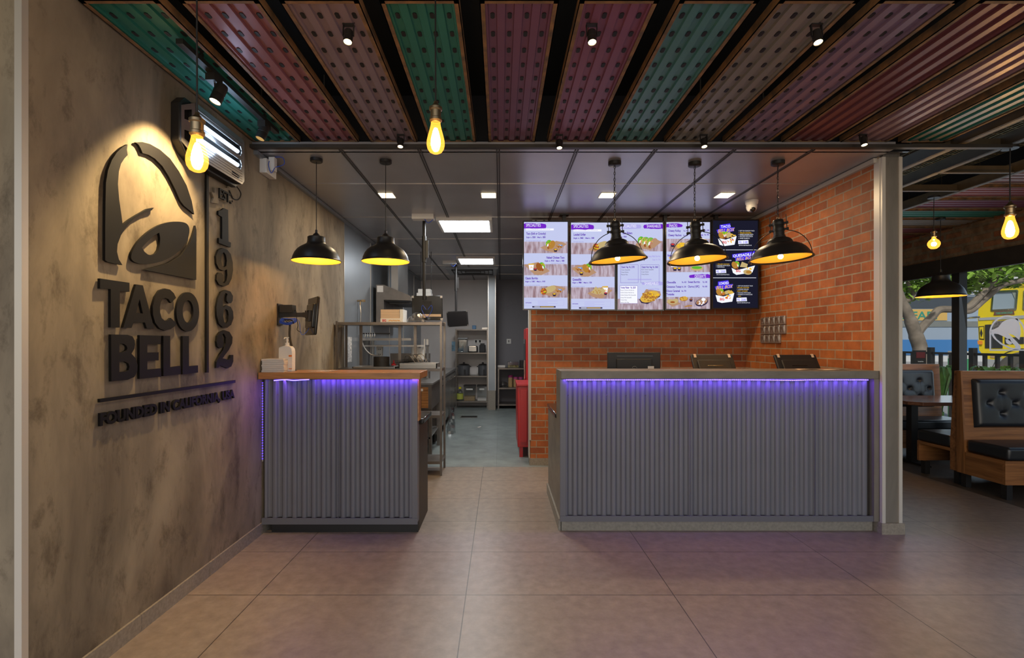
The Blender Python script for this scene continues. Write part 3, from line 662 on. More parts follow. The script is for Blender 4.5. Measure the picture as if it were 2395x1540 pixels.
# ================================================================== counters
def corr_sheet(x0, x1, yf, z0, z1, pitch=.0745, amp=.011, phase=0):
    mb = MB(); n = int((x1-x0)/pitch*12); pts = []
    for i in range(n+1):
        x = x0+(x1-x0)*i/n; s_ = math.cos(2*PI*(x-x0)/pitch+phase); h = max(-1, min(1, s_*1.7)); h = h*(1.5-.5*h*h)
        pts.append((x, yf-amp*h))
    k = len(pts); nz = 2
    vs = [(x, y, z0+(z1-z0)*j/(nz-1)) for j in range(nz) for x, y in pts]
    mb.add(vs, [(i, i+1, k+i+1, k+i) for i in range(k-1)])
    return mb
def screws(x0, x1, y, zs, step):
    mb = MB(); x = x0
    while x < x1:
        for z in zs: mb.lathe([(.0001, -.004), (.004, -.002), (.005, 0)], (x, y, z), 8, Matrix.Rotation(-PI/2, 3, 'X'))
        x += step
    return mb
lc = thing('service_counter', 'narrow counter by the plaster wall with thick wooden top and grey corrugated front', 'counter', (-1.2, 3.87, 0))
yf = 3.875
corr_sheet(-1.80, -.665, yf, .12, 1.175).build('corrugated_front', 'corr', lc, 60)
fr = MB().box(-.672, -.632, yf-.028, yf-.016, .123, 1.18).box(-.636, -.632, yf-.016, yf+.05, .085, 1.18)
fr.box(-1.815, -.632, yf-.028, yf-.016, .075, .122).box(-1.24, -1.236, yf-.0195, yf-.012, .122, 1.175); fr.build('edge_flashing', 'corrf', lc)
screws(-1.70, -.7, yf-.012, (1.06,), .149).build('screw_row', 'steeld', lc)
MB().box(-1.815, -.636, yf+.014, yf+.06, .08, 1.18).build('front_board', 'dwood', lc)
MB().box(-.632, -.622, yf-.02, yf+.075, .86, 1.18).build('end_strip', 'cwood', lc)
MB().box(-1.78, -.632, 3.93, 4.39, 0, .82).build('base_cabinet', 'dwood', lc)
bevel(MB().box(-1.79, -.60, 3.96, 4.40, .82, .86).build('lower_worktop', 'glossb', lc), .008)
MB().box(-1.76, -.634, 3.895, 3.93, 0, .08).build('toe_kick', 'black', lc)
bevel(MB().box(-1.82, -.604, 3.80, 4.18, 1.182, 1.232).build('wooden_top', 'cwood', lc), .003)
rc = thing('service_counter', 'long counter with concrete top, grey corrugated front and violet light strip', 'counter', (1.68, 3.9, 0))
yf = 3.915
corr_sheet(.50, 2.84, yf, .12, 1.175, .0745).build('corrugated_front', 'corr', rc, 60)
fr = MB().box(.457, .498, yf-.028, yf-.016, .126, 1.175).box(.457, .461, yf-.016, yf+.004, .085, 1.175).box(.457, 2.875, yf-.028, yf-.016, .082, .125)
for x in (1.46, 2.42): fr.box(x, x+.003, yf-.0195, yf-.012, .122, 1.175)
fr.build('edge_flashing', 'corrf', rc)
screws(.52, 2.8, yf-.012, (1.05,), .149).build('screw_row', 'steeld', rc)
MB().box(.50, 2.895, yf+.014, yf+.07, .08, 1.178).build('front_board', 'dwood', rc)
MB().box(.4615, .49, 4.2, 4.92, .09, .83).box(.49, 2.88, 4.85, 4.9, 0, .80).build('side_board', 'slab', rc)
MB().box(.465, 2.88, 3.925, 3.99, 0, .085).box(.448, .47, 3.925, 4.93, 0, .09).build('plinth', 'plinth', rc)
bevel(MB().box(.462, 2.899, 3.88, 4.22, 1.178, 1.240).build('concrete_top', 'slab', rc), .003)
MB().box(.4615, .50, yf+.002, 4.2, .086, 1.177).build('end_board', 'slab', rc)
bevel(MB().box(.452, 2.88, 4.20, 4.93, .83, .865).build('lower_worktop', 'glossb', rc), .008)
MB().box(2.86, 2.898, 3.88, 3.93, .085, 1.178).build('corner_filler', 'pillar', rc)
# led strips: beads on a sagging tape
def led(label, pts, step, loc, r=.0032, m='purple'):
    path = smooth_path(pts, 10); r0 = thing('led_strip', label, 'light strip', loc, 'violet light strips')
    MB().tube(path, .0025, 6).build('tape', 'white', r0)
    bd = MB(); acc = 0; last = path[0]
    for p in path[1:]:
        seg = (p-last).length; 
        while acc <= seg:
            q = last.lerp(p, acc/seg) if seg else p; bd.box(q.x-r, q.x+r, q.y-r-.002, q.y+r, q.z-r*.8, q.z+r*.8); acc += step
        acc -= seg; last = p
    b = bd.build('light_bead', m, r0); b['kind'] = 'stuff'; return r0
led('violet light strip glowing along the underside of the concrete top', [(.505, 3.887, 1.1705), (1.2, 3.887, 1.171), (1.9, 3.887, 1.171), (2.25, 3.887, 1.168), (2.4, 3.887, 1.171), (2.82, 3.887, 1.1705)], .0165, (1.66, 3.887, 1.17))
led('short sagging violet light strip below the wooden top, left of the bottle', [(-1.70, 3.81, 1.172), (-1.62, 3.81, 1.178), (-1.56, 3.81, 1.173), (-1.50, 3.81, 1.176), (-1.44, 3.81, 1.179)], .0095, (-1.57, 3.81, 1.17), .0036)
led('hidden violet light strip behind the wooden top lip', [(-1.42, 3.84, 1.1825), (-1.0, 3.84, 1.1825), (-.64, 3.84, 1.1825)], .03, (-1.0, 3.84, 1.178), .003)
led('violet light strip running down the gap between counter and plaster wall', [(-1.818, 3.87, 1.15), (-1.818, 3.87, .9), (-1.818, 3.87, .55)], .02, (-1.818, 3.87, .85), .003, 'purplesoft')
lamp('AREA', 'violet_strip_light', (1.66, 3.875, 1.173), 4.2, (.16, .05, 1), (0, .45, -1), shape='RECTANGLE', size=2.35, size_y=.006)
lamp('AREA', 'violet_strip_light', (1.66, 3.872, 1.173), 1.5, (.28, .09, 1), (0, -.6, -1), shape='RECTANGLE', size=2.3, size_y=.006)
lamp('AREA', 'violet_strip_light', (-1.0, 3.835, 1.177), 1.6, (.16, .05, 1), (0, .5, -1), shape='RECTANGLE', size=.8, size_y=.006)
lamp('AREA', 'violet_strip_light', (-1.57, 3.80, 1.17), .9, (.28, .09, 1), (-.5, -.6, -.8), shape='RECTANGLE', size=.26, size_y=.006)
# ================================================================== menu screens
EM = dict(bg=emit('menu_pale', (.50, .535, .77), 1.0), bg2=emit('menu_night', (.010, .010, .022), 1.0), P=emit('menu_violet', (.10, .025, .40), 1.0), PB=emit('menu_ribbon', (.16, .02, .52), 1.0),
          FP=emit('menu_faded', (.40, .38, .74), 1.0), W=emit('menu_white', (.85, .86, .95), 1.0), Y=emit('menu_yellow', (.85, .50, .02), 1.0), BL=emit('menu_blue', (.06, .03, .75), 1.0),
          K=emit('menu_dark', (.03, .02, .06), 1.0), R=emit('menu_red', (.65, .05, .04), 1.0), tan=emit('menu_tan', (.42, .25, .15), 1.0), taco=emit('menu_taco', (.42, .20, .035), 1.0),
          G=emit('menu_green', (.10, .42, .03), 1.0), brn=emit('menu_brown', (.30, .09, .02), 1.0), wrap=emit('menu_wrap', (.50, .38, .17), 1.0), chip=emit('menu_chip', (.65, .40, .06), 1.0), lb=emit('menu_lightblue', (.10, .25, .62), 1.0))
def plank_emit():
    m, t, b = _new('menu_planks'); t.nodes.remove(b); L = t.links.new; N = t.nodes.new
    tc = N('ShaderNodeTexCoord'); mp = N('ShaderNodeMapping'); mp.inputs['Scale'].default_value = (26, 1, 5); mp.inputs['Rotation'].default_value = (0, -.6, 0)
    L(tc.outputs['Object'], mp.inputs[0]); n = N('ShaderNodeTexNoise'); n.inputs['Scale'].default_value = 1.4; n.inputs['Detail'].default_value = 5; L(mp.outputs[0], n.inputs['Vector'])
    r = N('ShaderNodeValToRGB'); r.color_ramp.elements[0].position = .35; r.color_ramp.elements[1].position = .62
    r.color_ramp.elements[0].color = (.27, .17, .19, 1); r.color_ramp.elements[1].color = (.50, .42, .50, 1)
    L(n.outputs['Fac'], r.inputs[0]); e = N('ShaderNodeEmission'); L(r.outputs[0], e.inputs[0]); L(e.outputs[0], t.nodes['Material Output'].inputs[0]); return m
EM['wood'] = plank_emit()
YS = 5.6; S = YS/F
SCR = []
class Menu:
    def __init__(s, label, x0, y0, x1, y1, ox, oy, sc, bgm):
        """frame in photograph pixels; content in zoomed pixels of that crop"""
        s.ox, s.oy, s.sc = ox, oy, sc
        c = ((x0+x1)/2, (y0+y1)/2); s.c = Vector((xat(c[0], YS), YS, zat(c[1], YS)))
        s.root = thing('menu_screen', label, 'menu screen', tuple(s.c), 'portrait menu screens in a row')
        X0, X1, Z0, Z1 = xat(x0, YS), xat(x1, YS), zat(y1, YS), zat(y0, YS)
        f = MB().box(X0+.004, X1-.004, YS+.004, YS+.05, Z0+.004, Z1-.004); b = .014
        for a in ((X0, X1, Z1-b, Z1), (X0, X1, Z0, Z0+b), (X0, X0+b, Z0+b, Z1-b), (X1-b, X1, Z0+b, Z1-b)): f.box(a[0], a[1], YS-.004, YS+.03, a[2], a[3])
        f.box(X0+.1, X1-.1, YS+.05, YS+.10, (Z0+Z1)/2-.2, (Z0+Z1)/2+.2)
        f.build('bezel', 'glossb', s.root)
        s.X = (X0+b, X1-b); s.Z = (Z0+b, Z1-b)
        s.disp = MB().box(s.X[0], s.X[1], YS+.0015, YS+.003, s.Z[0], s.Z[1]).build('display', EM[bgm], s.root)
        s.mb = {}
    def q(s, x, y, l=0):
        X = xat(s.ox+x/s.sc, YS); Z = zat(s.oy+y/s.sc, YS)
        return (min(max(X, s.X[0]), s.X[1]), YS+.001-.0008*l, min(max(Z, s.Z[0]), s.Z[1]))
    def g(s, k, l): return s.mb.setdefault((k, l), MB())
    def poly(s, k, pts, l=1):
        L = [Vector((p[0], -p[1], 0)) for p in pts]; s.g(k, l).add([s.q(p[0], p[1], l) for p in pts], [tuple(t) for t in tessellate_polygon([L])])
    def rect(s, k, x0, y0, x1, y1, l=1): s.poly(k, [(x0, y0), (x1, y0), (x1, y1), (x0, y1)], l)
    def T(s, k, x0, x1, y0, y1, txt, l=3, bold=.03, skew=0, rise=0):
        put_text(s.g(k, l), txt, lambda u, v: s.q(u+skew*(v+y1), -v-rise*(u-x0), l), x0, x1, -y1, y1-y0, bold)
    def E(s, k, cx, cy, rx, ry, l=2, rot=0, n=14, a0=0, a1=2*PI):
        c_, s_ = math.cos(rot), math.sin(rot); P = []
        for i in range(n+(a1-a0 < 6)): a = a0+(a1-a0)*i/n; u = rx*math.cos(a); v = ry*math.sin(a); P.append((cx+u*c_-v*s_, cy+u*s_+v*c_))
        s.poly(k, P, l)
    def ribbon(s, k, x0, x1, y0, y1, l=1, flip=False):
        rnd = random.Random(int(x0)); P = [(x0, y0+8), (x0, y1)]
        P += [(x0+(x1-x0)*i/8, y1+rnd.uniform(-5, 5)) for i in range(1, 7)]+[(x1-12, y1-4), (x1-3, y1-18), (x1, (y0+y1)/2), (x1-10, y0+14)]
        P += [(x0+(x1-x0)*i/8, y0+rnd.uniform(-4, 6)) for i in range(6, 0, -1)]
        if flip: P = [(x0+x1-a, b) for a, b in P]
        s.poly(k, P, l)
    def specks(s, k, cx, cy, rx, ry, n, r, l=4, seed=1):
        rnd = random.Random(seed)
        for i in range(n):
            a = rnd.uniform(0, 2*PI); d = math.sqrt(rnd.random()); s.E(k, cx+rx*d*math.cos(a), cy+ry*d*math.sin(a), r*rnd.uniform(.6, 1.3), r*rnd.uniform(.5, 1), l, n=6)
    def taco(s, cx, cy, w, flip=1, shell='taco', l=2):
        s.E('G', cx-flip*w*.18, cy-w*.12, w*.36, w*.42, l, flip*.2); s.E('W', cx-flip*w*.25, cy+w*.12, w*.15, w*.25, l+1); s.E('brn', cx-flip*w*.26, cy+w*.33, w*.13, w*.17, l+2)
        s.E(shell, cx+flip*w*.12, cy, w*.34, w*.50, l+2, flip*.45); s.specks('Y', cx-flip*w*.25, cy-w*.2, w*.25, w*.25, 9, w*.045, l+3, int(cx)); s.specks('R', cx-flip*w*.25, cy-w*.05, w*.2, w*.3, 7, w*.04, l+3, int(cx)+1)
    def burrito(s, cx, cy, w, l=2):
        s.E('wrap', cx+w*.12, cy-w*.02, w*.52, w*.24, l, -.35); s.E('wrap', cx+w*.3, cy-w*.12, w*.3, w*.2, l, -.3); s.E('brn', cx-w*.32, cy+w*.12, w*.24, w*.26, l+1); s.specks('Y', cx-w*.32, cy+w*.12, w*.2, w*.22, 10, w*.05, l+2, int(cx)); s.specks('R', cx-w*.32, cy+w*.12, w*.2, w*.22, 8, w*.045, l+3, int(cx)+2); s.specks('G', cx-w*.32, cy+w*.12, w*.2, w*.2, 5, w*.04, l+3, int(cx)+3)
    def side(s, cx, cy, w, l=2):
        for i in range(4): s.E('brn' if i % 2 else 'taco', cx+(i-1.5)*w*.2, cy-w*.1+(i % 2)*w*.12, w*.17, w*.11, l+1, .6)
        s.poly('lb', [(cx-w*.1, cy-w*.4), (cx+w*.6, cy-w*.28), (cx+w*.5, cy-w*.1), (cx, cy-w*.25)], l); s.specks('W', cx+w*.25, cy-w*.26, w*.25, w*.08, 6, w*.04, l+1, 3)
    def cup(s, cx, cy, r, k='Y', l=5): s.poly('K', [(cx-r, cy), (cx+r, cy), (cx+r*.75, cy+r*1.3), (cx-r*.75, cy+r*1.3)], l); s.E('K', cx, cy, r*1.1, r*.55, l); s.E(k, cx, cy, r*.8, r*.38, l+1)
    def fries(s, cx, cy, w, l=2):
        for i in range(6): s.E('chip', cx-w*.4+w*.16*i, cy-w*.5, w*.2, w*.15, l, .3*i)
        s.poly('W', [(cx-w*.5, cy-w*.4), (cx+w*.5, cy-w*.4), (cx+w*.35, cy+w*.6), (cx-w*.35, cy+w*.6)], l+1); s.specks('Y', cx, cy+w*.2, w*.25, w*.25, 6, w*.07, l+2, 5); s.specks('R', cx, cy+w*.2, w*.25, w*.25, 4, w*.06, l+2, 6)
    def done(s, rot=None):
        by = {}
        for (k, l), m in s.mb.items():
            nm = 'menu_text' if l in (3,) else ('price_text' if l == 30 else 'food_picture')
            if k in ('P', 'FP', 'W', 'K') and l == 3: nm = 'menu_text'
            elif l == 1: nm = 'colour_block'
            by.setdefault((nm, k), MB()).add(m.v, m.f)
        for (nm, k), m in by.items():
            m.build(nm, EM[k], s.disp)
        if rot: s.root.rotation_euler = rot
        return s
def price(s, k, x0, xr, y0, y1, a, b):
    w_ = xr-x0
    s.T(k, x0, x0+w_*.18, y0, y1, 'Single'); s.T(k, x0+w_*.22, x0+w_*.29, y0+5, y1, 'Rs.'); s.T(k, x0+w_*.32, x0+w_*.47, y0-3, y1, a, bold=.045)
    s.rect(k, x0+w_*.50, y0-6, x0+w_*.507, y1+2); s.T(k, x0+w_*.58, x0+w_*.73, y0, y1, 'Meal'); s.T(k, x0+w_*.76, x0+w_*.82, y0+5, y1, 'Rs.'); s.T(k, x0+w_*.86, xr, y0-3, y1, b, bold=.045)
def foot(s, x, y):
    for a in ((x, y, x+560, y+2), (x, y+78, x+560, y+80), (x, y, x+2, y+80), (x+558, y, x+560, y+80), (x+100, y, x+101, y+80)): s.rect('FP', *a)
    s.T('P', x+8, x+92, y+31, y+46, 'OUR FILLINGS')
    for j in range(4): s.rect('FP', x+185, y+12+18*j, x+(470 if j % 2 == 0 else 330), y+16+18*j); 
    s.rect('K', x+105, y+88, x+442, y+108, 1); s.rect('W', x+135, y+95, x+215, y+101, 2); s.rect('Y', x+222, y+95, x+415, y+101, 2)
a = Menu('menu screen farthest left, headed SPECIALITIES, with taco, naked chicken taco and burrito', 1222.5, 516.5, 1330.5, 725.5, 1210, 490, 6.159, 'bg')
a.ribbon('PB', 90, 418, 200, 277); a.T('W', 125, 337, 207, 250, 'SPECIALITIES', bold=.0)
a.rect('W', 122, 275, 525, 303, 1); a.T('P', 128, 470, 281, 291, 'Purchase a Carbonated Beverage for just Rs. 100 with every meal', bold=.0)
a.T('P', 128, 410, 332, 364, 'Taco (Soft or Crunchy)'); price(a, 'P', 128, 405, 392, 412, '520', '850'); a.T('P', 124, 338, 450, 458, 'Meal includes 2pcs of Naked Chicken Chips', bold=0)
a.rect('wood', 90, 465, 722, 632); a.poly('tan', [(330, 550), (400, 590), (545, 628), (710, 500), (640, 470), (560, 455)], 2)
a.taco(480, 510, 130); a.side(600, 540, 90, 3); a.cup(550, 580, 25)
a.T('P', 420, 678, 677, 710, 'Naked Chicken Taco'); price(a, 'P', 394, 677, 732, 752, '910', '1000'); a.T('P', 490, 672, 773, 781, 'Meal includes Nachos with Salsa 150', bold=0)
a.rect('wood', 85, 790, 722, 950); a.poly('tan', [(96, 800), (300, 760), (470, 890), (350, 945), (250, 942)], 2)
a.fries(200, 830, 75, 3); a.taco(330, 830, 125, -1, 'brn', 3); a.cup(258, 858, 22, 'R', 8)
a.T('P', 113, 296, 976, 1008, 'Classic Burrito'); price(a, 'P', 113, 400, 1030, 1050, '1160', '1410'); a.T('P', 112, 324, 1090, 1098, 'Meal includes 2pcs of Naked Chicken Chips', bold=0)
a.rect('wood', 85, 1107, 722, 1272); a.poly('tan', [(320, 1190), (400, 1230), (545, 1270), (700, 1140), (620, 1110), (520, 1095)], 2)
a.burrito(440, 1160, 190, 3); a.side(590, 1180, 90, 3); a.cup(532, 1220, 25); foot(a, 110, 1307); a.done(Rz(0, 0, 0))
b = Menu('second menu screen from the left, headed SPECIALITIES, with loaded griller and quesadilla', 1332.5, 518, 1440.5, 727, 1210, 490, 6.159, 'bg')
b.ribbon('PB', 775, 1105, 215, 292); b.T('W', 810, 1022, 222, 265, 'SPECIALITIES', bold=0)
b.rect('W', 808, 288, 1212, 318, 1); b.T('P', 814, 1156, 295, 305, 'Purchase a Carbonated Beverage for just Rs. 100 with every meal', bold=0)
b.T('P', 810, 986, 346, 378, 'Loaded Griller'); price(b, 'P', 808, 1107, 404, 424, '1060', '1300'); b.T('P', 808, 958, 465, 473, 'Meal includes a Classic Mixtop', bold=0)
b.rect('wood', 770, 482, 1400, 646); b.poly('tan', [(1020, 580), (1150, 620), (1240, 640), (1390, 520), (1330, 470), (1200, 470)], 2); b.burrito(1190, 520, 190, 3); b.specks('Y', 1215, 575, 40, 20, 8, 16, 7)
b.T('P', 1080, 1360, 725, 752, 'Single  Rs. 820  |  Meal  Rs. 1000'); b.rect('wood', 770, 800, 1400, 972); b.poly('tan', [(780, 855), (850, 810), (1000, 790), (1140, 910), (1030, 968), (930, 968)], 2)
b.side(880, 870, 100, 3); b.taco(1000, 850, 130, -1, 'taco', 3); b.cup(922, 915, 26)
b.T('P', 793, 922, 994, 1026, 'Quesadilla'); price(b, 'P', 793, 1072, 1046, 1066, '980', '1150'); b.T('P', 790, 968, 1108, 1116, 'Meal includes Nachos with Salsa 150', bold=0)
b.rect('wood', 770, 1125, 1400, 1288); b.poly('tan', [(1010, 1210), (1090, 1265), (1220, 1285), (1370, 1170), (1250, 1110), (1100, 1160)], 2)
for i in range(3): b.poly('wrap', [(1060+55*i, 1200-12*i), (1130+50*i, 1110+10*i), (1190+40*i, 1180), (1150+40*i, 1230)], 3+i)
b.specks('taco', 1140, 1190, 70, 25, 14, 9, 7); b.fries(1265, 1160, 80, 3); b.cup(1270, 1205, 22, 'R'); foot(b, 783, 1323); b.done()
c = Menu('third menu screen, middle one, headed SHAREABLES, behind an industrial pendant', 1441.5, 518, 1553, 727.5, 1430, 490, 6.161, 'bg')
c.ribbon('FP', 60, 430, 210, 280); c.T('W', 130, 358, 222, 262, 'SPECIALITIES', bold=0); c.ribbon('PB', 460, 760, 210, 280, flip=True); c.T('W', 510, 712, 222, 262, 'SHAREABLES', bold=0)
c.T('P', 150, 300, 325, 357, 'Taco Sliders'); c.T('P', 130, 220, 382, 404, 'Rs. 1860'); c.rect('wood', 60, 455, 770, 605); c.poly('tan', [(345, 510), (400, 560), (560, 585), (725, 470), (650, 430), (420, 430)], 2)
for i in range(3): c.taco(450+70*i, 460+14*i, 130+12*i, 1, 'wrap' if i < 2 else 'tan', 3+2*i)
c.ribbon('PB', 430, 520, 678, 712); c.T('FP', 510, 705, 660, 690, 'Cheesy Melt Burrito'); c.T('FP', 590, 705, 712, 735, 'Single  Rs. 1330')
for X0, X1 in ((130, 385), (420, 685)):
    for r_ in ((X0, 800, X0+3, 1058), (X0, 1056, X1, 1059), (X1, 800, X1+3, 1058), (X0, 797, X1, 800)): c.rect('P', *r_)
c.T('P', 140, 332, 818, 844, 'Classic Veg  Rs. 2190'); c.T('P', 434, 672, 818, 844, 'Classic Non Veg  Rs. 2460')
for j, tx in enumerate(('Cheesy Quesadilla', 'Cheesy Nachos', 'Mexican Fries')): c.T('K', 140, 140+[128, 104, 94][j], 864+34*j, 880+34*j, tx, bold=0)
for j, tx in enumerate(('Fajita Chicken Quesadilla', 'Crispy Chicken', 'Cheesy Nachos')): c.T('K', 432, 432+[175, 103, 104][j], 860+34*j, 876+34*j, tx, bold=0)
c.rect('FP', 235, 1004, 578, 1018); c.ribbon('FP', 435, 760, 1042, 1090, flip=True); c.T('W', 478, 678, 1048, 1088, 'SHAREABLES', bold=0); c.T('FP', 530, 690, 1135, 1160, 'Loaded Fries')
for r_ in ((122, 1100, 125, 1358), (122, 1356, 378, 1359), (376, 1105, 379, 1358), (122, 1100, 379, 1103)): c.rect('P', *r_)
c.rect('wood', 60, 1290, 770, 1462); c.rect('W', 126, 1104, 375, 1355, 2); c.T('P', 133, 350, 1114, 1140, 'Variety Platter   Rs. 2650')
for j, (tx, wd) in enumerate((('Popcorn Chicken Mini Burrito', 196), ('Grilled Chicken Mini Burrito', 194), ('Grilled Chicken Mini Quesadilla', 222), ('Cheesy Mini Quesadilla', 158), ('Chicken Chips', 92), ('Nachos with Salsa', 122))): c.T('K', 131, 131+wd, 1158+35*j, 1174+35*j, tx, bold=0)
c.poly('tan', [(410, 1290), (500, 1150), (700, 1180), (715, 1240), (520, 1350)], 2); c.poly('K', [(395, 1290), (430, 1350), (520, 1365), (700, 1260), (690, 1225), (500, 1330)], 3); c.E('chip', 550, 1260, 140, 75, 4, -.35); c.specks('taco', 550, 1255, 125, 65, 40, 17, 5, 9); c.specks('brn', 550, 1265, 110, 50, 18, 10, 6, 10); c.specks('Y', 600, 1230, 90, 40, 14, 12, 7, 12)
c.done()
d = Menu('fourth menu screen, headed SNACKS and DESSERTS, right of the middle one', 1555.5, 517, 1663.5, 726, 1430, 490, 6.161, 'bg')
d.ribbon('PB', 790, 1028, 205, 258); d.T('W', 828, 948, 214, 252, 'SNACKS', bold=0)
d.T('P', 818, 998, 293, 322, 'Cheesy Rollup'); d.T('P', 1040, 1100, 300, 318, 'Rs. 330'); d.T('P', 1130, 1320, 293, 322, 'Chicken Chips 2'); d.T('P', 1342, 1408, 290, 312, 'Rs. 540')
d.T('P', 815, 1008, 356, 386, 'Cheesy Nachos'); d.T('P', 1037, 1100, 366, 384, 'Rs. 630'); d.T('P', 1128, 1320, 352, 382, 'Chicken Nachos'); d.T('P', 1340, 1404, 352, 376, 'Rs. 760')
d.rect('wood', 785, 425, 1425, 608); d.poly('tan', [(850, 540), (920, 585), (1060, 590), (1240, 520), (1000, 480)], 2); d.cup(882, 505, 30, 'R'); d.E('chip', 1000, 520, 70, 40, 3, -.3); d.specks('Y', 1005, 520, 60, 35, 12, 14, 4); d.poly('lb', [(1300, 430), (1400, 450), (1380, 490), (1310, 470)], 3)
d.T('P', 808, 960, 648, 680, 'Nacho Fries'); d.rect('wood', 785, 735, 1425, 905); d.fries(900, 760, 120, 3); d.E('wrap', 1230, 850, 95, 35, 3); d.E('G', 1230, 840, 75, 20, 4); d.cup(915, 850, 28); d.cup(975, 850, 26)
d.ribbon('PB', 1118, 1425, 935, 992, flip=True); d.T('W', 1200, 1362, 946, 988, 'DESSERTS', bold=0)
d.T('P', 797, 928, 1036, 1066, 'Chocodilla'); d.T('P', 1016, 1080, 1038, 1060, 'Rs. 450'); d.T('P', 1103, 1275, 1032, 1060, 'Sweet Burrito'); d.T('P', 1316, 1380, 1036, 1058, 'Rs. 340')
d.T('P', 795, 1004, 1100, 1130, 'Cinnamon Twists'); d.T('P', 1013, 1076, 1104, 1126, 'Rs. 330'); d.T('P', 1102, 1268, 1097, 1127, 'Churros (10PC)'); d.T('P', 1314, 1380, 1100, 1122, 'Rs. 620')
d.T('P', 793, 985, 1160, 1190, 'Choco Caramel'); d.T('P', 1012, 1076, 1166, 1188, 'Rs. 770'); d.T('P', 792, 904, 1208, 1238, 'Tostadas')
d.rect('wood', 780, 1262, 1425, 1440); d.poly('tan', [(780, 1340), (900, 1300), (1000, 1360), (880, 1405)], 2); d.E('wrap', 860, 1330, 60, 34, 3, .2); d.E('wrap', 915, 1325, 50, 36, 4, -.4); d.E('brn', 880, 1338, 35, 14, 5)
d.E('taco', 1040, 1290, 62, 34, 3); d.specks('chip', 1040, 1285, 55, 32, 18, 11, 4, 4); d.cup(1145, 1300, 22, 'brn'); d.E('K', 1300, 1340, 95, 55, 3, -.3); d.E('tan', 1300, 1332, 85, 42, 4, -.3); d.E('W', 1325, 1300, 30, 24, 6); d.specks('W', 1290, 1345, 60, 30, 10, 12, 5, 8); d.specks('brn', 1290, 1345, 60, 30, 8, 9, 6, 11)
for i in range(4): d.poly('taco', [(1045+22*i, 1398-8*i), (1060+22*i, 1408-8*i), (1165, 1392+3*i), (1160, 1382+3*i)], 4)
d.done()
e = Menu('dark menu screen at the far right of the row, with three box meals', 1664.5, 513.5, 1775.5, 723.5, 1430, 490, 6.161, 'bg2')
e.rect('W', 1470, 1462-880, 2092, 1462-875, 2); e.rect('W', 1465, 985, 2085, 991, 2)
def box_meal(x, y, s_=1.0, second='taco'):
    e.poly('W', [(x, y), (x+115*s_, y+22), (x+270*s_, y-30), (x+240*s_, y+95), (x+90*s_, y+115), (x+25*s_, y+95)], 4); e.taco(x+60, y-40, 105, -1, 'taco', 2)
    (e.taco(x+140, y-45, 95, 1, 'wrap', 2) if second == 'taco' else e.burrito(x+150, y-35, 110, 2)); e.specks('chip', x+215, y-35, 42, 24, 12, 14, 3, int(y)); e.T('R', x+62, x+125, y+42, y+78, 'BIG', 5, .03)
    e.specks('Y', x+185, y+40, 45, 35, 9, 12, 8, int(y)+1); e.specks('R', x+180, y+35, 50, 35, 8, 9, 9, int(y)+2); e.E('lb', x+205, y+10, 9, 9, 8)
def title(x0, x1, y, t1):
    e.poly('BL', [(x0+30, y-8), (x1-65, y-30), (x1-50, y+30), (x1, y+25), (x1-12, y+82), (x0+5, y+118), (x0-15, y+65), (x0+30, y+50)], 1)
    e.T('W', x0+45, x1-62, y, y+36, t1, 6, .02, rise=.06); e.T('Y', x0, x1-10, y+58, y+104, 'BELL BOX', 6, .01, skew=.28, rise=.10)
title(1530, 1775, 232, 'TACO'); box_meal(1533, 415)
for j, tx in enumerate(('1  SOFT OR CRUNCHY TACO', '1  GRILLED CHICKEN', '1  NAKED CHICKEN TACO', '1  NACHOS WITH SALSA', '1  SWEET BURRITO')):
    e.T('Y' if j == 1 else 'W', 1830, 1830+[228, 178, 212, 205, 160][j], 303+27*j, 318+27*j, tx, 6, .0)
    if j in (1, 2): e.rect('Y' if j == 1 else 'W', 1850, 324+27*j-27+20, 2030, 326+27*j-27+20, 2)
def rs(x, y, t_): e.poly('W', [(x-6, y-2), (x+140, y-8), (x+145, y+45), (x-4, y+50)], 2); e.T('BL', x+4, x+130, y+8, y+40, t_, 6, .01); e.T('W', x+2, x+185, y+62, y+76, 'ADD ON A SIDE FOR JUST RS. 50', 6, 0)
rs(1832, 450, 'RS. 2180')
e.poly('BL', [(1740, 650), (2065, 600), (2070, 650), (2040, 712), (1790, 748), (1780, 690), (1745, 700)], 1); e.T('W', 1750, 2062, 655, 692, 'QUESADILLA', 6, .02, rise=.10); e.T('Y', 1795, 2040, 700, 742, 'BELL BOX', 6, .01, skew=.28, rise=.12)
e.poly('W', [(1730, 845), (1795, 875), (1890, 858), (2068, 810), (2030, 910), (1800, 945), (1750, 915)], 4); e.taco(1785, 805, 110, -1, 'taco', 2); e.poly('wrap', [(1850, 830), (1880, 755), (1965, 790), (1950, 840)], 3); e.T('R', 1795, 1858, 868, 905, 'BIG', 5, .03)
e.E('wrap', 1960, 905, 62, 38, 5, .1); e.E('taco', 1975, 905, 40, 22, 6); e.specks('Y', 1990, 850, 50, 25, 8, 12, 8, 31)
for j, tx in enumerate(('1  SOFT TACO', '1  GRILLED CHICKEN', '1  NACHOS WITH SALSA', '1  QUESADILLA')): e.T('Y' if j == 1 else 'W', 1508, 1508+[220, 190, 198, 120][j], 730+(32 if j else 0)+27*j-6*j, 744+(32 if j else 0)+27*j-6*j, tx, 6, 0)
rs(1510, 872, 'RS. 2350'); title(1505, 1750, 1050, 'LOADED'); box_meal(1500, 1235, 1, 'b')
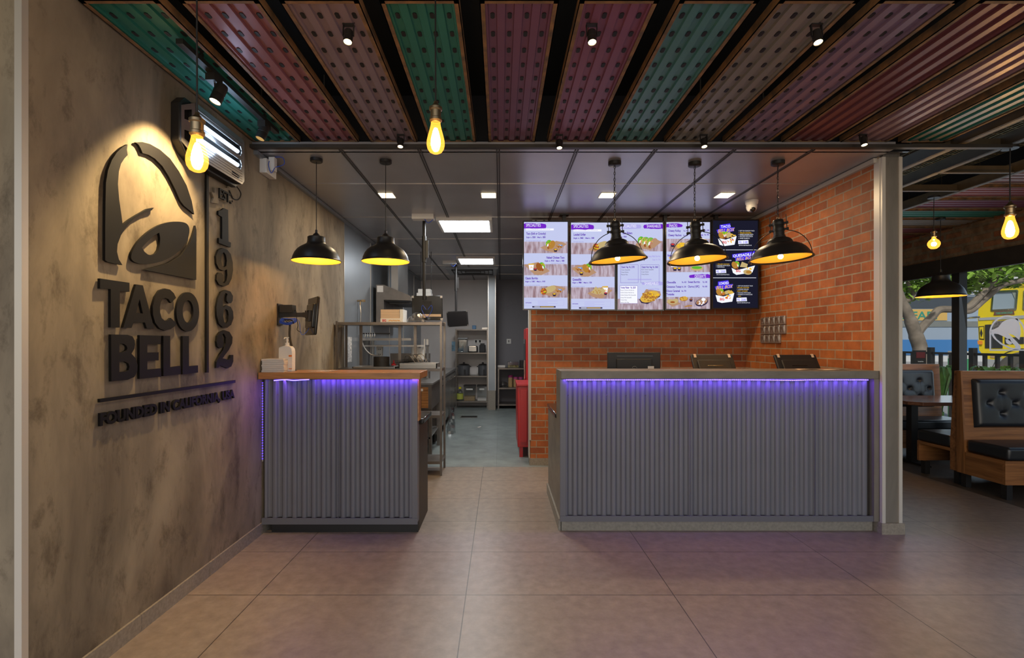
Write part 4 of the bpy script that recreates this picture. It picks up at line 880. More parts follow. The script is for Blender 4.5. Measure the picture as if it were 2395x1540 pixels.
for j, tx in enumerate(('1  SOFT OR CRUNCHY TACO', '   GRILLED CHICKEN', '1  LOADED GRILLER', '   CRISPY CHICKEN', '1  NACHOS WITH SALSA', "1  CHURROS 'N CHOCOLATE", '   10PC')):
    e.T('Y' if j in (1, 3, 6) else 'W', 1808 if j != 6 else 1826, [2034, 1980, 1975, 1958, 2005, 2028, 1866][j], 1097+25*j, 1111+25*j, tx, 6, 0)
rs(1808, 1278, 'RS. 2500'); e.done()
for lb, x in (('black screen pole dropping from the ceiling above the first two screens', 1319), ('black screen pole dropping from the ceiling between third and fourth screens', 1555), ('black screen pole above the dark menu screen', 1674)):
    X = xat(x, 5.68); tag(MB().box(X-.019, X+.019, 5.655, 5.70, 2.3, ZK).box(X-.05, X+.05, 5.63, 5.72, ZK-.008, ZK).build('screen_pole', 'blackp'), lb, 'mounting pole', 'screen mounting poles')
r = thing('socket_box', 'white double socket box with plugs above the first menu screen', 'socket', (xat(1262, 5.8), 5.8, 2.84))
X0 = xat(1244, 5.85); MB().box(X0, X0+.18, 5.80, 5.88, 2.80, 2.858).build('body', 'white', r)
MB().box(X0+.03, X0+.05, 5.77, 5.80, 2.815, 2.85).box(X0+.125, X0+.145, 5.77, 5.80, 2.815, 2.85).build('plug', 'blackp', r)
# ------------------------------------------------------------------ camera dome, switch plates
X, Y = xat(1758, 5.1), 5.1; r = thing('security_camera', 'white dome security camera with black eye on the ceiling by the brick corner', 'security camera', (X, Y, ZK))
MB().lathe([(.0001, -.045), (.05, -.045), (.058, -.03), (.062, 0)], (X, Y, ZK), 28).lathe([(.05, -.045), (.052, -.06), (.047, -.085), (.034, -.105), (.0001, -.112)], (X, Y, ZK), 28).build('housing', 'white', r)
MB().sphere((X-.002, Y-.022, ZK-.088), .030, 18).build('eye', 'glossb', r)
for row in range(3):
    for k in range(5):
        if row == 2 and k == 0: continue
        y = 5.185+.096*k; z = 1.685-.096*row
        r = thing('switch_plate', ['brushed metal switch plate in the top row of the block on the brick side wall', 'brushed metal switch plate in the middle row of the block on the brick side wall', 'brushed metal switch plate in the bottom row of the block on the brick side wall'][row], 'switch', (XR, y, z), 'metal switch plates on the brick wall, row %s' % ['one', 'two', 'three'][row])
        bevel(MB().box(XR-.022, XR, y-.0455, y+.0455, z-.0455, z+.0455).build('plate', 'platemet', r), .006)
        for s_ in (-1, 1): MB().add([(XR-.0225, y+s_*.017-.012, z-.028), (XR-.0225, y+s_*.017+.012, z-.028), (XR-.0225, y+s_*.017+.012, z+.03), (XR-.0225, y+s_*.017-.012, z+.03), (XR-.030, y+s_*.017-.012, z+.03), (XR-.030, y+s_*.017+.012, z+.03)], [(0,1,2,3), (0,4,5,1), (4,3,2,5), (0,3,4), (1,5,2)]).build('rocker', 'steel', r)
# ------------------------------------------------------------------ tills on the long counter
X0, X1 = xat(1421, 4.6), xat(1545, 4.6); zt = zat(824.5, 4.6)
r = thing('computer_monitor', 'wide black monitor seen from behind on the long counter, left of the two tills', 'monitor', ((X0+X1)/2, 4.6, .865))
bevel(MB().box(X0, X1, 4.60, 4.625, zt-.30, zt).box(X0+.08, X1-.08, 4.585, 4.60, zt-.25, zt-.06).build('back_shell', 'black', r), .006)
MB().box(X0+.085, X1-.07, 4.5985, 4.602, zt-.036, zt-.032).build('vent_slot', 'glossb', r)
xc = (X0+X1)/2; MB().lathe([(.021, 0), (.021, .002), (.0235, .002), (.0235, 0)], (xc, 4.585, zt-.148), 28, Matrix.Rotation(PI/2, 3, 'X')).build('round_emblem', 'chrome', r)
mb = MB(); put_text(mb, 'DELL', lambda u, v: (u, 4.5838, v), xc-.014, xc+.014, zt-.153, .009, .01); mb.build('emblem_lettering', 'chrome', r)
MB().box(X1-.12, X1-.065, 4.583, 4.585, zt-.20, zt-.125).build('sticker', 'white', r)
MB().box(xc-.04, xc+.04, 4.60, 4.63, .88, zt-.1).box(xc-.12, xc+.12, 4.53, 4.70, .866, .88).build('stand', 'blackp', r)
for lb, xa in (('tilted black till terminal seen from behind, in the middle of the long counter', 1663), ('tilted black till terminal seen from behind, at the brick wall end of the counter', 1857)):
    X = xat(xa, 4.42); r = thing('till_terminal', lb, 'till', (X, 4.5, .866), 'tilted till terminals'); zt = zat(831.5, 4.42)
    R = Matrix.Rotation(math.radians(-33), 3, 'X'); c0 = Vector((X, 4.42, zt)); ctr = c0+R@Vector((0, 0, -.14))
    bevel(MB().obox(ctr, .362, .028, .28, R).obox(ctr+R@Vector((0, -.018, -.02)), .28, .02, .2, R).build('screen_housing', 'black', r), .007)
    for s_ in (-1, 1): MB().obox(c0+R@Vector((s_*.148, 0, -.014)), .02, .034, .034, R).build('corner_clip', 'card', r)
    MB().obox(ctr+R@Vector((0, .0155, 0)), .33, .002, .25, R).build('screen', 'screenoff', r)
    MB().obox(ctr+R@Vector((0, -.0285, .02)), .13, .002, .006, R).build('slot', 'glossb', r)
    MB().obox((X, 4.60, (.875+zt-.2)/2), .09, .05, zt-.2-.875+.10, R).box(X-.12, X+.12, 4.5, 4.75, .866, .882).build('stand', 'blackp', r)
mb = MB(); n = 14
for i in range(n+1):
    u = i/n
    for v_ in (0, 1): mb.v.append((2.35+.42*u, 3.99+.06*v_+.02*math.sin(u*7), 1.2412+.007*abs(math.sin(u*6+v_))*(1-u*.3)))
mb.f = [(2*i, 2*i+2, 2*i+3, 2*i+1) for i in range(n)]; mb.mi = [0]*n
o = mb.build('crumpled_paper', 'card'); o.modifiers.new('s', 'SOLIDIFY').thickness = .0008; tag(o, 'crumpled brown paper strip lying on the right end of the concrete top', 'paper')
# ------------------------------------------------------------------ things on the wooden counter
zt = 1.232
for k in range(7):
    y0 = 3.845+.002*(k % 3); x0 = xat(601, 3.85)+.035+.002*((k*2) % 3); h_ = .0145
    mb = MB()
    for j in range(3): mb.box(x0+.0015*((k+j) % 2), x0+.168+.0012*(j % 2), y0, y0+.16, zt+.0005+k*h_+j*.0046, zt+k*h_+j*.0046+.0044)
    tag(mb.build('paper_bundle', 'paper'), 'folded white paper bundle, %s of the stack on the wooden counter' % ['lowest', 'second from the bottom', 'third from the bottom', 'middle one', 'third from the top', 'second from the top', 'topmost'][k], 'paper', 'stacked white paper bundles')
X, Y = xat(671, 3.95), 3.95; r = thing('sanitiser_bottle', 'large white pump bottle of hand sanitiser with orange edged label', 'bottle', (X, Y, zt))
hw = .052; lp = [(-hw, .0), (hw, .0), (hw+.001, .03), (hw+.001, .155), (hw-.004, .178), (hw-.018, .196), (.0, .201), (-.02, .198), (-hw+.002, .186), (-hw, .17)]
bevel(MB().prism([lp], lambda u, v, d_: (X+u, Y+d_, zt+v), -.030, .034).build('bottle_body', 'white', r), .008, 3)
MB().lathe([(.0001, .198), (.018, .198), (.018, .204), (.016, .205), (.016, .222), (.007, .224), (.006, .238), (.009, .240), (.005, .262), (.0001, .262)], (X+.002, Y, zt), 20).box(X-.004, X+.015, Y-.006, Y+.006, zt+.260, zt+.267).tube([(X+.002, Y, zt+.262), (X-.004, Y-.03, zt+.262), (X-.004, Y-.042, zt+.252)], .004, 8).build('pump', 'white', r)
MB().box(X+.026, X+.0535, Y-.0315, Y+.03, zt+.018, zt+.142).build('label', 'paper', r); MB().box(X+.0275, X+.052, Y-.0325, Y+.02, zt+.115, zt+.129).box(X+.0275, X+.052, Y-.0325, Y+.02, zt+.020, zt+.026).build('label_band', 'orange', r)
o = tag(MB().add([(-1.52, 3.93, zt+.001), (-1.34, 3.90, zt+.001), (-1.28, 4.06, zt+.003), (-1.46, 4.09, zt+.001), (-1.40, 3.99, zt+.008)], [(0,1,4), (1,2,4), (2,3,4), (3,0,4)]).build('leaflet', 'paper'), 'dark patterned sheet of paper lying flat beside the pump bottle', 'paper'); o.data.materials[0] = mat('printed_leaflet', (.35, .28, .24), .5, var=.7, scale=60)
# monitor on a wall arm
Yw = 4.16; r = thing('wall_arm_monitor', 'black monitor turned away on a folding arm above the wooden counter', 'monitor', (XL, Yw, 1.69))
MB().box(XL, XL+.012, Yw-.03, Yw+.06, 1.60, 1.775).build('wall_plate', 'blackp', r)
MB().bar((XL+.01, Yw, 1.682), (XL+.24, Yw+.015, 1.686), .022, .036).box(XL+.20, XL+.245, Yw-.005, Yw+.035, 1.665, 1.705).lathe([(.0001,-.03),(.012,-.03),(.012,.03),(.0001,.03)], (XL+.225, Yw+.015, 1.69), 12).build('arm', 'blackp', r)
MB().box(XL+.02, XL+.125, Yw-.03, Yw+.05, 1.702, 1.765).build('power_adapter', 'black', r)
Rm = Matrix.Rotation(math.radians(124), 3, 'Z')@Matrix.Rotation(math.radians(5), 3, 'X')
mc = Vector((XL+.262, Yw+.045, 1.675)); sh_ = MB().obox(mc, .31, .022, .315, Rm); sh_.obox(mc+Rm@Vector((0, .016, 0)), .22, .024, .2, Rm)
bevel(sh_.build('back_shell', 'glossb', r), .009, 3)
MB().obox(mc+Rm@Vector((0, .033, 0)), .09, .02, .09, Rm).build('mount_plate', 'blackp', r)
MB().obox(mc+Rm@Vector((0, -.0125, 0)), .28, .003, .29, Rm).build('screen', 'screenoff', r)
mb = MB()
for j in range(6):
    ph = j*.9; mb.tube(smooth_path([(XL+.03+.004*j, Yw-.01, 1.655-.004*j), (XL+.02, Yw-.02, 1.62+.004*j), (XL+.09, Yw-.015-.004*j, 1.602+.003*j), (XL+.15, Yw, 1.632+.004*j), (XL+.09, Yw-.01, 1.652), (XL+.03+.004*j, Yw-.01, 1.655-.004*j)], 6), .0024, 6)
mb.tube(smooth_path([(XL+.13, Yw, 1.66), (XL+.17, Yw, 1.63), (XL+.185, Yw-.005, 1.54), (XL+.205, Yw, 1.522), (XL+.235, Yw+.02, 1.56), (XL+.245, Yw+.04, 1.605)], 6), .0022, 6); mb.build('network_cable', 'blue', r)
mb = MB()
for j in range(4): mb.tube(smooth_path([(XL+.05, Yw-.004*j, 1.648), (XL+.06+.02*j, Yw-.02, 1.622+.004*j), (XL+.13, Yw-.01, 1.625-.004*j), (XL+.10, Yw, 1.645), (XL+.05, Yw-.004*j, 1.648)], 6), .003, 6)
mb.tube(smooth_path([(XL+.125, Yw+.02, 1.72), (XL+.145, Yw, 1.715), (XL+.15, Yw, 1.66), (XL+.16, Yw, 1.60), (XL+.155, Yw, 1.56), (XL+.19, Yw, 1.54)], 6), .003, 6); mb.build('black_cable', 'black', r)
MB().tube(smooth_path([(XL+.095, Yw, 1.60), (XL+.11, Yw-.04, 1.50), (XL+.16, Yw-.08, 1.36), (XL+.175, Yw-.1, 1.25), (XL+.19, Yw-.10, 1.22)], 7), .0085, 10).build('cable_conduit', 'black', r)
# white adapter box near the beam
Yb = 3.93; zb = 2.80; r = thing('junction_box', 'white junction box with blue cable high on the plaster wall under the beam', 'junction box', (XL, Yb, zb))
bevel(MB().box(XL, XL+.055, Yb-.10, Yb+.07, zb-.055, zb+.055).box(XL+.055, XL+.10, Yb-.07, Yb-.02, zb-.03, zb+.075).build('housing', 'white', r), .004)
MB().tube(smooth_path([(XL+.06, Yb-.06, zb+.05), (XL+.07, Yb-.10, zb), (XL+.09, Yb-.10, zb-.06), (XL+.105, Yb-.08, zb-.02), (XL+.10, Yb-.05, zb+.0), (XL+.17, Yb-.06, zb+.02), (XL+.16, Yb-.06, zb+.07), (XL+.10, Yb-.05, zb+.078)], 6), .003, 6).build('blue_cable', 'blue', r)
# insect killer
r = thing('insect_killer', 'silver and black insect killer with glowing blue white tubes on the wall', 'insect killer', (XL, 3.1, 2.65))
y0, y1, z0, z1 = 2.80, 3.45, 2.50, 2.84
lp = [(y0+.05, z0+.03), (y0+.12, z0), (y1-.05, z0), (y1, z0+.04), (y1, z1-.04), (y1-.05, z1), (y0+.05, z1), (y0, z1-.05), (y0, z0+.08)]
bevel(MB().prism([lp], lambda u, v, d_: (XL+d_, u, v), .0, .05).build('back_case', 'blackp', r), .005)
f0, f1 = y0+.085, y1-.02
lp = [(f0, z0+.02), (f1-.03, z0+.02), (f1, z0+.05), (f1, z1-.03), (f1-.02, z1-.015), (f0, z1-.015)]
hl = []
for za, zc in ((z0+.205, z0+.268), (z0+.115, z0+.175)): hl.append([(f0+.03, za), (f1-.05, za), (f1-.035, za+.02), (f1-.035, zc-.02), (f1-.05, zc), (f0+.03, zc)])
hl.append([(f1-.16, z0+.045), (f1-.07, z0+.045), (f1-.06, z0+.065), (f1-.16, z0+.07)])
MB().prism([lp]+hl, lambda u, v, d_: (XL+d_, u, v), .085, .09).prism([[(f0, z0+.02), (f0, z1-.015), (f0-.07, z1-.06), (f0-.07, z0+.08)], [(f0-.015, z1-.06), (f0-.055, z1-.08), (f0-.055, z1-.13), (f0-.015, z1-.13)], [(f0-.015, z0+.15), (f0-.055, z0+.15), (f0-.055, z0+.10), (f0-.015, z0+.08)]], lambda u, v, d_: (XL+.05+d_+(u-(f0-.07))*.5, u, v), -.003, .001).build('face_plate', 'steel', r)
MB().box(XL+.05, XL+.088, f0, f0+.004, z0+.02, z1-.015).box(XL+.05, XL+.088, f1-.004, f1, z0+.05, z1-.03).box(XL+.05, XL+.088, f0, f1-.03, z0+.02, z0+.026).box(XL+.05, XL+.088, f0, f1-.02, z1-.021, z1-.015).build('side_rim', 'blackp', r)
mb = MB()
for k in range(16):
    z = z0+.035+k*.017
    if not any(za-.004 < z < zc+.004 for za, zc in ((z0+.205, z0+.268), (z0+.115, z0+.175))): mb.box(XL+.09, XL+.092, f0+.02, f1-.03, z, z+.006)
mb.build('louvre', 'steeld', r)
for za in (z0+.236, z0+.145): MB().tube([(XL+.068, f0+.02, za), (XL+.068, f1-.045, za)], .012, 12).build('glow_tube', 'uv', r)
MB().tube(smooth_path([(XL+.04, y1-.04, z0+.02), (XL+.05, y1+.01, z0-.02), (XL+.03, y1+.02, z0-.06), (XL+.02, y1-.03, z0-.07), (XL+.02, y1-.08, z0-.03), (XL+.01, y1-.02, z0-.09)], 6), .004, 7).build('cable', 'black', r)
lamp('POINT', 'insect_killer_glow', (XL+.16, 3.1, 2.67), 2.6, (.5, .7, 1), shadow_soft_size=.08)
# ================================================================== kitchen
def shelf_unit(name, label, x0, x1, y0, y1, zs, ztop, m='steel', pr=.014, th=.03, cat='shelving', supports=()):
    r = thing(name, label, cat, ((x0+x1)/2, (y0+y1)/2, 0))
    for px, py in ((x0, y0), (x1, y0), (x0, y1), (x1, y1)): MB().box(px-pr, px+pr, py-pr, py+pr, 0.001, ztop).build('post', m, r)
    for z in zs: MB().box(x0-.005, x1+.005, y0-.005, y1+.005, z-th, z).build('shelf', m, r)
    for s_ in supports: MB().box(s_-.016, s_+.016, y1-.012, y1+.012, zs[1], zs[0]-th).build('upright', m, r)
    return r
RX0, RX1 = -1.79, -.652
shelf_unit('pass_rack', 'tall stainless steel pass rack behind the wooden counter', RX0, RX1, 5.54, 5.88, [1.678, 1.170, .66, .155], 1.69, 'steeld', .0115, .03, 'rack', (-1.62, -1.17, -.99))
zt = 1.171
def tray(label, x0, x1, z, y0=5.56, y1=5.86):
    t_ = MB().box(x0+.01, x1-.01, y0+.01, y1-.01, z, z+.004)
    for a in ((x0, x1, y0, y0+.01), (x0, x1, y1-.01, y1), (x0, x0+.01, y0, y1), (x1-.01, x1, y0, y1)): t_.box(*a, z+.002, z+.018)
    return tag(t_.build('baking_tray', 'steel'), label, 'tray', 'aluminium trays on the pass rack')
tray('shallow aluminium tray under the black ring stack on the rack', -1.63, -1.15, zt)
for k in range(3): tray('shallow aluminium tray, %s of three stacked at the right end of the rack' % ['lowest', 'middle', 'top'][k], -1.12, -.70, zt+.0185*k)
mb = MB()
for k in range(9): mb.lathe([(.075, 0), (.088, 0), (.088, .0125), (.075, .0125)], (-1.335, 5.68, zt+.0045+.0135*k), 30)
tag(mb.build('ring_stack', 'black'), 'stack of black round rings standing on the left tray', 'kitchenware')
for k in range(4):
    x = -1.08+.045*k; r = thing('fry_basket', 'wire fry basket with curved handle, %s of the row on the trays' % ['leftmost', 'second from the left', 'third from the left', 'rightmost'][k], 'fry basket', (x, 5.75, zt+.056), 'fry baskets on the trays')
    mb = MB(); z = zt+.057+.006*k
    for j in range(8): mb.box(x-.10, x+.04, 5.66+.02*j, 5.662+.02*j, z, z+.002).box(x-.10+.02*j, x-.098+.02*j, 5.66, 5.80, z, z+.002)
    for j in range(3): mb.box(x-.10, x+.04, 5.66, 5.662, z+.012*j, z+.012*j+.003).box(x-.10, x+.04, 5.80, 5.802, z+.012*j, z+.012*j+.003)
    mb.build('basket', 'black', r)
    MB().tube(smooth_path([(x, 5.7, z+.03), (x+.02, 5.66, z+.075), (x+.07, 5.62, z+.08), (x+.11, 5.60, z+.04), (x+.14, 5.585, z-.0)], 6), .0042, 8).build('handle', 'steel', r)
z = 1.679
for k in range(8):
    x0 = xat(892, 5.6); o = tag(MB().box(x0, x0+.205+.001*(k % 3), 5.57, 5.80, z+.0005+.0175*k, z+.0172+.0175*k).build('flat_carton', 'card'), 'flat folded meal carton, %s in the stack on top of the rack' % ['lowest', 'second from the bottom', 'third from the bottom', 'fourth from the bottom', 'fourth from the top', 'third from the top', 'second from the top', 'topmost'][k], 'carton', 'flat cartons on top of the rack')
    if k == 0: base = o
r = tag(MB().box(x0-.002, x0+.24, 5.562, 5.57, z+.0005, z+.04).box(x0+.209, x0+.245, 5.572, 5.80, z+.0005, z+.142).build('carton_sleeve', 'white'), 'white open carton around the flat carton stack, printed BIG in red', 'carton')
mb = MB(); put_text(mb, 'BIG', lambda u, v: (u, 5.5605, v), x0+.02, x0+.062, z+.006, .026, .03); mb.build('carton_lettering', emit('c_red', (.45, .03, .03), .35) and mat('red_print', (.6, .03, .03), .6), r)
mb = MB()
for i in range(16): mb.obox((x0+.09+.008*i, 5.5608, z+.014+.010*((i*7) % 5)/5), .016, .001, .005, Matrix.Rotation(i*1.3, 3, 'Y'))
mb.build('carton_print', mat('yellow_print', (.75, .35, .03), .6), r)
random.seed(3); mb = MB(); vs = []; n = 9
for i in range(n):
    for j in range(n):
        u, v_ = i/(n-1), j/(n-1); vs.append((-1.05+.20*u, 5.62+.12*v_, z+.002+.12*math.sin(PI*min(1, max(0, u)))**.5*math.sin(PI*v_)**.5*(.6+.4*u)+random.uniform(0, .018)))
mb.add(vs, [(i*n+j, i*n+j+1, (i+1)*n+j+1, (i+1)*n+j) for i in range(n-1) for j in range(n-1)])
tag(mb.build('plastic_bag', 'bag', None, 10), 'crumpled clear plastic bag beside the flat cartons on the rack', 'bag')
# ceiling pole screens
def pole_screen(label, X, Y, z0, z1, w_, tilt, turn, m='glossb'):
    r = thing('pole_monitor', label, 'monitor', (X, Y, ZK), 'kitchen order screens on ceiling poles')
    MB().cyl((X, Y, 0), .019, z1-.05, ZK, 14).cyl((X, Y, 0), .026, ZK-.5, ZK-.2, 14).box(X-.06, X+.06, Y-.04, Y+.04, ZK-.006, ZK).box(X+.02, X+.05, Y-.02, Y+.0, ZK-.45, ZK-.25).build('pole', 'blackp', r)
    zc = (z0+z1)/2; R = Matrix.Rotation(tilt, 3, 'Y')@Matrix.Rotation(turn, 3, 'Z')@Matrix.Rotation(.12, 3, 'X')
    c_ = Vector((X+.03, Y+.05 if m == 'glossb' else Y-.04, zc))
    bevel(MB().obox(c_, w_, .025, z1-z0, R).build('housing', m, r), .006)
    for a_ in (-1, 1):
        for b_ in (-1, 1): MB().obox(c_+R@Vector((a_*(w_/2-.012), 0, b_*((z1-z0)/2-.012))), .026, .029, .026, R).build('corner_clip', 'steel', r)
    return r, c_, R
r, c_, R = pole_screen('black order screen on a ceiling pole, near one, seen from behind', -.885, 5.86, 1.715, 2.00, .355, 0, 0)
MB().obox(c_+R@Vector((0, -.016, .03)), .10, .01, .10, R).build('mount_plate', 'blackp', r)
MB().obox(c_+R@Vector((.05, -.0135, -.085)), .22, .003, .03, R).obox(c_+R@Vector((-.06, -.014, -.095)), .08, .003, .035, R).build('port_panel', 'card', r)
mb = MB()
for s_ in (-1, 1): mb.tube(smooth_path([c_+Vector(p) for p in [(s_*.01, -.03, -.02), (s_*.05, -.03, .03), (s_*.06, -.03, -.02), (s_*.03, -.03, -.08), (0, -.03, -.11)]], 5), .003, 6)
mb.build('cable', 'blue', r)
r, c_, R = pole_screen('small dark order screen on a ceiling pole farther back in the kitchen', -.81, 9.2, 1.74, 2.02, .385, -.06, -.1, 'blackp')
MB().obox(c_+R@Vector((0, -.014, 0)), .34, .003, .24, R).build('screen', 'screenoff', r)
for lb, X, Y, s_ in (('white socket housing on the kitchen ceiling beside the near pole', xat(988, 5.6), 5.66, 1), ('white socket housing on the kitchen ceiling by the far pole', xat(1052, 8.9), 8.9, 1)):
    r = thing('ceiling_socket', lb, 'socket', (X, Y, ZK), 'white ceiling sockets'); MB().box(X-.12, X+.12, Y-.05, Y+.05, ZK-.055, ZK).build('housing', 'white', r)
    MB().tube(smooth_path([(X+.02, Y-.03, ZK-.055), (X+.06, Y-.04, ZK-.10), (X+.11, Y-.02, ZK-.06)], 5), .004, 6).build('cable', 'blue', r)
# extraction hood with duct, white boxes on it
r = thing('extraction_hood', 'stainless extraction hood with sloping top against the kitchen side wall', 'hood', (-1.5, 7.2, 1.7))
MB().box(-1.77, -1.66, 7.2, 8.6, 1.70, 2.275).prism([[(-1.66, 2.275), (-1.31, 2.13), (-1.28, 2.11), (-1.28, 2.05), (-1.66, 2.06)]], lambda u, v, d_: (u, d_, v), 7.2, 8.6).build('canopy', 'steeld', r)
MB().box(-1.62, -1.52, 7.5, 8.3, 2.22, ZK).build('duct', 'steel', r); MB().box(-1.755, -1.67, 7.192, 7.2, 2.17, 2.26).build('notice', 'paper', r)
MB().box(-1.64, -1.29, 7.22, 8.58, 2.045, 2.05).tube([(-1.6, 7.3, 2.02), (-1.30, 7.3, 2.02)], .012, 8).build('filter', 'seamdark', r)
r = thing('wall_shelf', 'steel shelf carrying the small white boxes behind the near order screen', 'shelf', (-1.1, 7.6, 2.07)); MB().box(-1.27, -1.02, 7.4, 8.0, 2.05, 2.075).build('board', 'steel', r); MB().box(-1.26, -1.252, 7.98, 7.99, 2.05, ZK).box(-1.10, -1.092, 7.98, 7.99, 2.05, ZK).build('hanger', 'blackp', r)
k = 0
for row, xs in enumerate(((-1.255, -1.14), (-1.235, -1.13), (-1.215, -1.12))):
    for x in xs:
        tag(MB().box(x, x+.105-.02*(row == 2), 7.45, 7.62, 2.0765+.055*row, 2.130+.055*row).build('small_box', 'white'), 'small white cardboard box, %s of the pile on the shelf' % (['bottom left', 'bottom right', 'middle left', 'middle right', 'top left', 'top right'][k]), 'box', 'small white boxes'); k += 1
# cooking line
def unit(name, label, cat, x0, x1, y0, y1, h, m='steel', door=True):
    r = thing(name, label, cat, ((x0+x1)/2, (y0+y1)/2, 0))
    MB().box(x0, x1, y0, y1, .12, h-.04).build('cabinet', 'steeld', r); MB().box(x0, x1+.02, y0-.01, y1, h-.04, h).build('worktop', m, r)
    for px in (x0+.04, x1-.04):
        for py in (y0+.04, y1-.04): MB().cyl((px, py, 0), .02, .001, .12, 10).build('foot', 'blackp', r)
    if door:
        n = max(1, int((y1-y0)/.5))
        for k in range(n):
            a = y0+(y1-y0)*k/n; b_ = y0+(y1-y0)*(k+1)/n; dd = MB().box(x1, x1+.018, a+.012, b_-.012, .16, h-.08).build('door', 'steel', r); MB().bar((x1+.035, a+.05, h-.14), (x1+.035, b_-.05, h-.14), .012).build('handle', 'chrome', dd)
    return r
r = thing('heated_cabinet', 'brown fronted steel cabinet behind the end of the wooden counter', 'cabinet', (-1.0, 6.6, 0))
MB().box(-1.40, -.86, 6.30, 7.2, .62, .93).build('cabinet', 'steeld', r); MB().box(-1.42, -.84, 6.28, 7.22, .93, .95).build('top', 'steel', r)
MB().box(-.985, -.90, 6.292, 6.30, .64, .90).build('wooden_panel', 'cwood', r); MB().box(-.99, -.965, 6.288, 6.292, .85, .88).build('notice', 'paper', r)
for px in (-1.38, -.88):
    for py in (6.34, 7.16): MB().box(px-.02, px+.02, py-.02, py+.02, .001, .62).build('leg', 'steeld', r)
MB().box(-1.38, -.88, 6.32, 7.18, .25, .27).build('lower_shelf', 'steel', r)
mb = MB()
for j in range(7): mb.tube([(-1.3+.03*j, 6.35, .955), (-1.1+.03*j, 6.62, .985)], .004, 6)
tag(mb.build('grill_rods', 'steel'), 'row of steel rods lying on top of the brown fronted cabinet', 'utensil')
unit('fryer_unit', 'steel fryer cabinet in the middle of the kitchen line', 'fryer', -1.80, -.93, 7.35, 8.55, .93)
unit('prep_counter', 'stainless prep counter at the far end of the kitchen line', 'counter', -1.80, -.95, 8.7, 10.6, .92)
r = thing('holding_station', 'steel shelf station with sockets and bins above the kitchen line', 'holding station', (-1.4, 6.9, .95))
mb = MB().box(-1.80, -1.16, 6.55, 7.1, 1.48, 1.51).box(-1.80, -1.0, 6.55, 7.1, 1.40, 1.42)
for x in (-1.78, -1.02): mb.box(x-.015, x+.015, 7.05, 7.08, .95, 1.5)
mb.build('frame', 'steel', r)
MB().box(-1.70, -1.62, 6.93, 6.98, .98, 1.42).build('socket_bar', 'white', r)
mb = MB()
for z in (1.05, 1.12, 1.28, 1.35):
    for s_ in (-.012, .012): mb.box(-1.66+s_-.003, -1.66+s_+.003, 6.925, 6.93, z, z+.02)
mb.build('socket_slot', 'black', r)
for k, (x, h_) in enumerate(((-1.13, .17), (-1.05, .15))): MB().lathe([(.0001, 0), (.05, 0), (.055, h_), (.05, h_), (.045, .01)], (x, 6.7, 1.23), 20).build('paper_cup_stack', 'white', r)
MB().box(-1.16, -.97, 6.6, 7.0, 1.205, 1.228).box(-1.0, -.985, 6.6, 6.62, 1.2, 1.5).build('cup_shelf', 'steel', r)
for lb, x, m, cn in (('yellow sauce bottle on the kitchen line', -1.56, 'yel', 'yellow'), ('red sauce bottle on the kitchen line', -1.41, 'red', 'red'), ('blue sauce bottle on the kitchen line', -1.49, 'lb', 'blue')):
    mm = MT.get(m) or mat('blue_plastic', (.05, .2, .5), .4)
    tag(MB().lathe([(.0001, 0), (.033, 0), (.035, .01), (.035, .19), (.028, .22), (.012, .23), (.007, .27), (.0001, .27)], (x, 6.68, .952), 18).build('sauce_bottle', mm), lb, 'bottle', 'sauce bottles on the line')
tag(MB().box(-1.55, -1.0, 7.11, 7.20, .952, 1.30).box(-1.5, -1.1, 7.10, 7.11, 1.0, 1.2).build('warming_box', 'steeld'), 'dark steel warming box standing behind the sauce bottles', 'appliance')
r = thing('utensil_rail', 'dark rail with hooks fixed to the kitchen side wall', 'utensil rail', (-1.75, 6.6, 1.56)); MB().tube([(-1.80, 6.5, 1.57), (-1.42, 6.5, 1.57)], .008, 8).build('bar', 'blackp', r)
mb = MB()
for j in range(5): mb.tube(smooth_path([(-1.74+.03*j, 6.5, 1.58), (-1.73+.03*j, 6.48, 1.55), (-1.735+.03*j, 6.47, 1.52)], 4), .004, 6)
mb.build('hook', 'steel', r)
r = thing('wall_tap', 'brass wall tap with a hanging grey hose on the kitchen side wall', 'tap', (XL, 6.45, 1.98)); Y = 6.45
MB().tube([(XL, Y, 1.985), (XL+.07, Y, 1.985)], .012, 10).box(XL+.06, XL+.10, Y-.015, Y+.015, 1.97, 2.0).tube([(XL+.04, Y, 1.98), (XL+.035, Y, 1.93)], .010, 8).build('tap_body', 'alu', r)
MB().tube(smooth_path([(XL+.035, Y, 1.93), (XL+.05, Y-.02, 1.80), (XL+.04, Y-.02, 1.60), (XL+.09, Y-.02, 1.40), (XL+.18, Y, 1.30), (XL+.28, Y, 1.29)], 7), .009, 8).build('hose', 'steel', r)
o = tag(MB().box(XL, XL+.003, 6.0, 6.2, 1.22, 1.52).build('wall_notice', 'paper'), 'pale printed notice on the kitchen side wall behind the rack', 'notice')
o.data.materials[0] = mat('printed_notice', (.5, .48, .45), .6, var=.6, scale=40)
tag(MB().box(-1.12, -.85, KB-.006, KB, 1.25, 1.47).build('wall_notice', mat('blue_notice', (.25, .42, .55), .6, var=.5, scale=14)), 'pale blue picture notice on the kitchen back wall', 'notice')
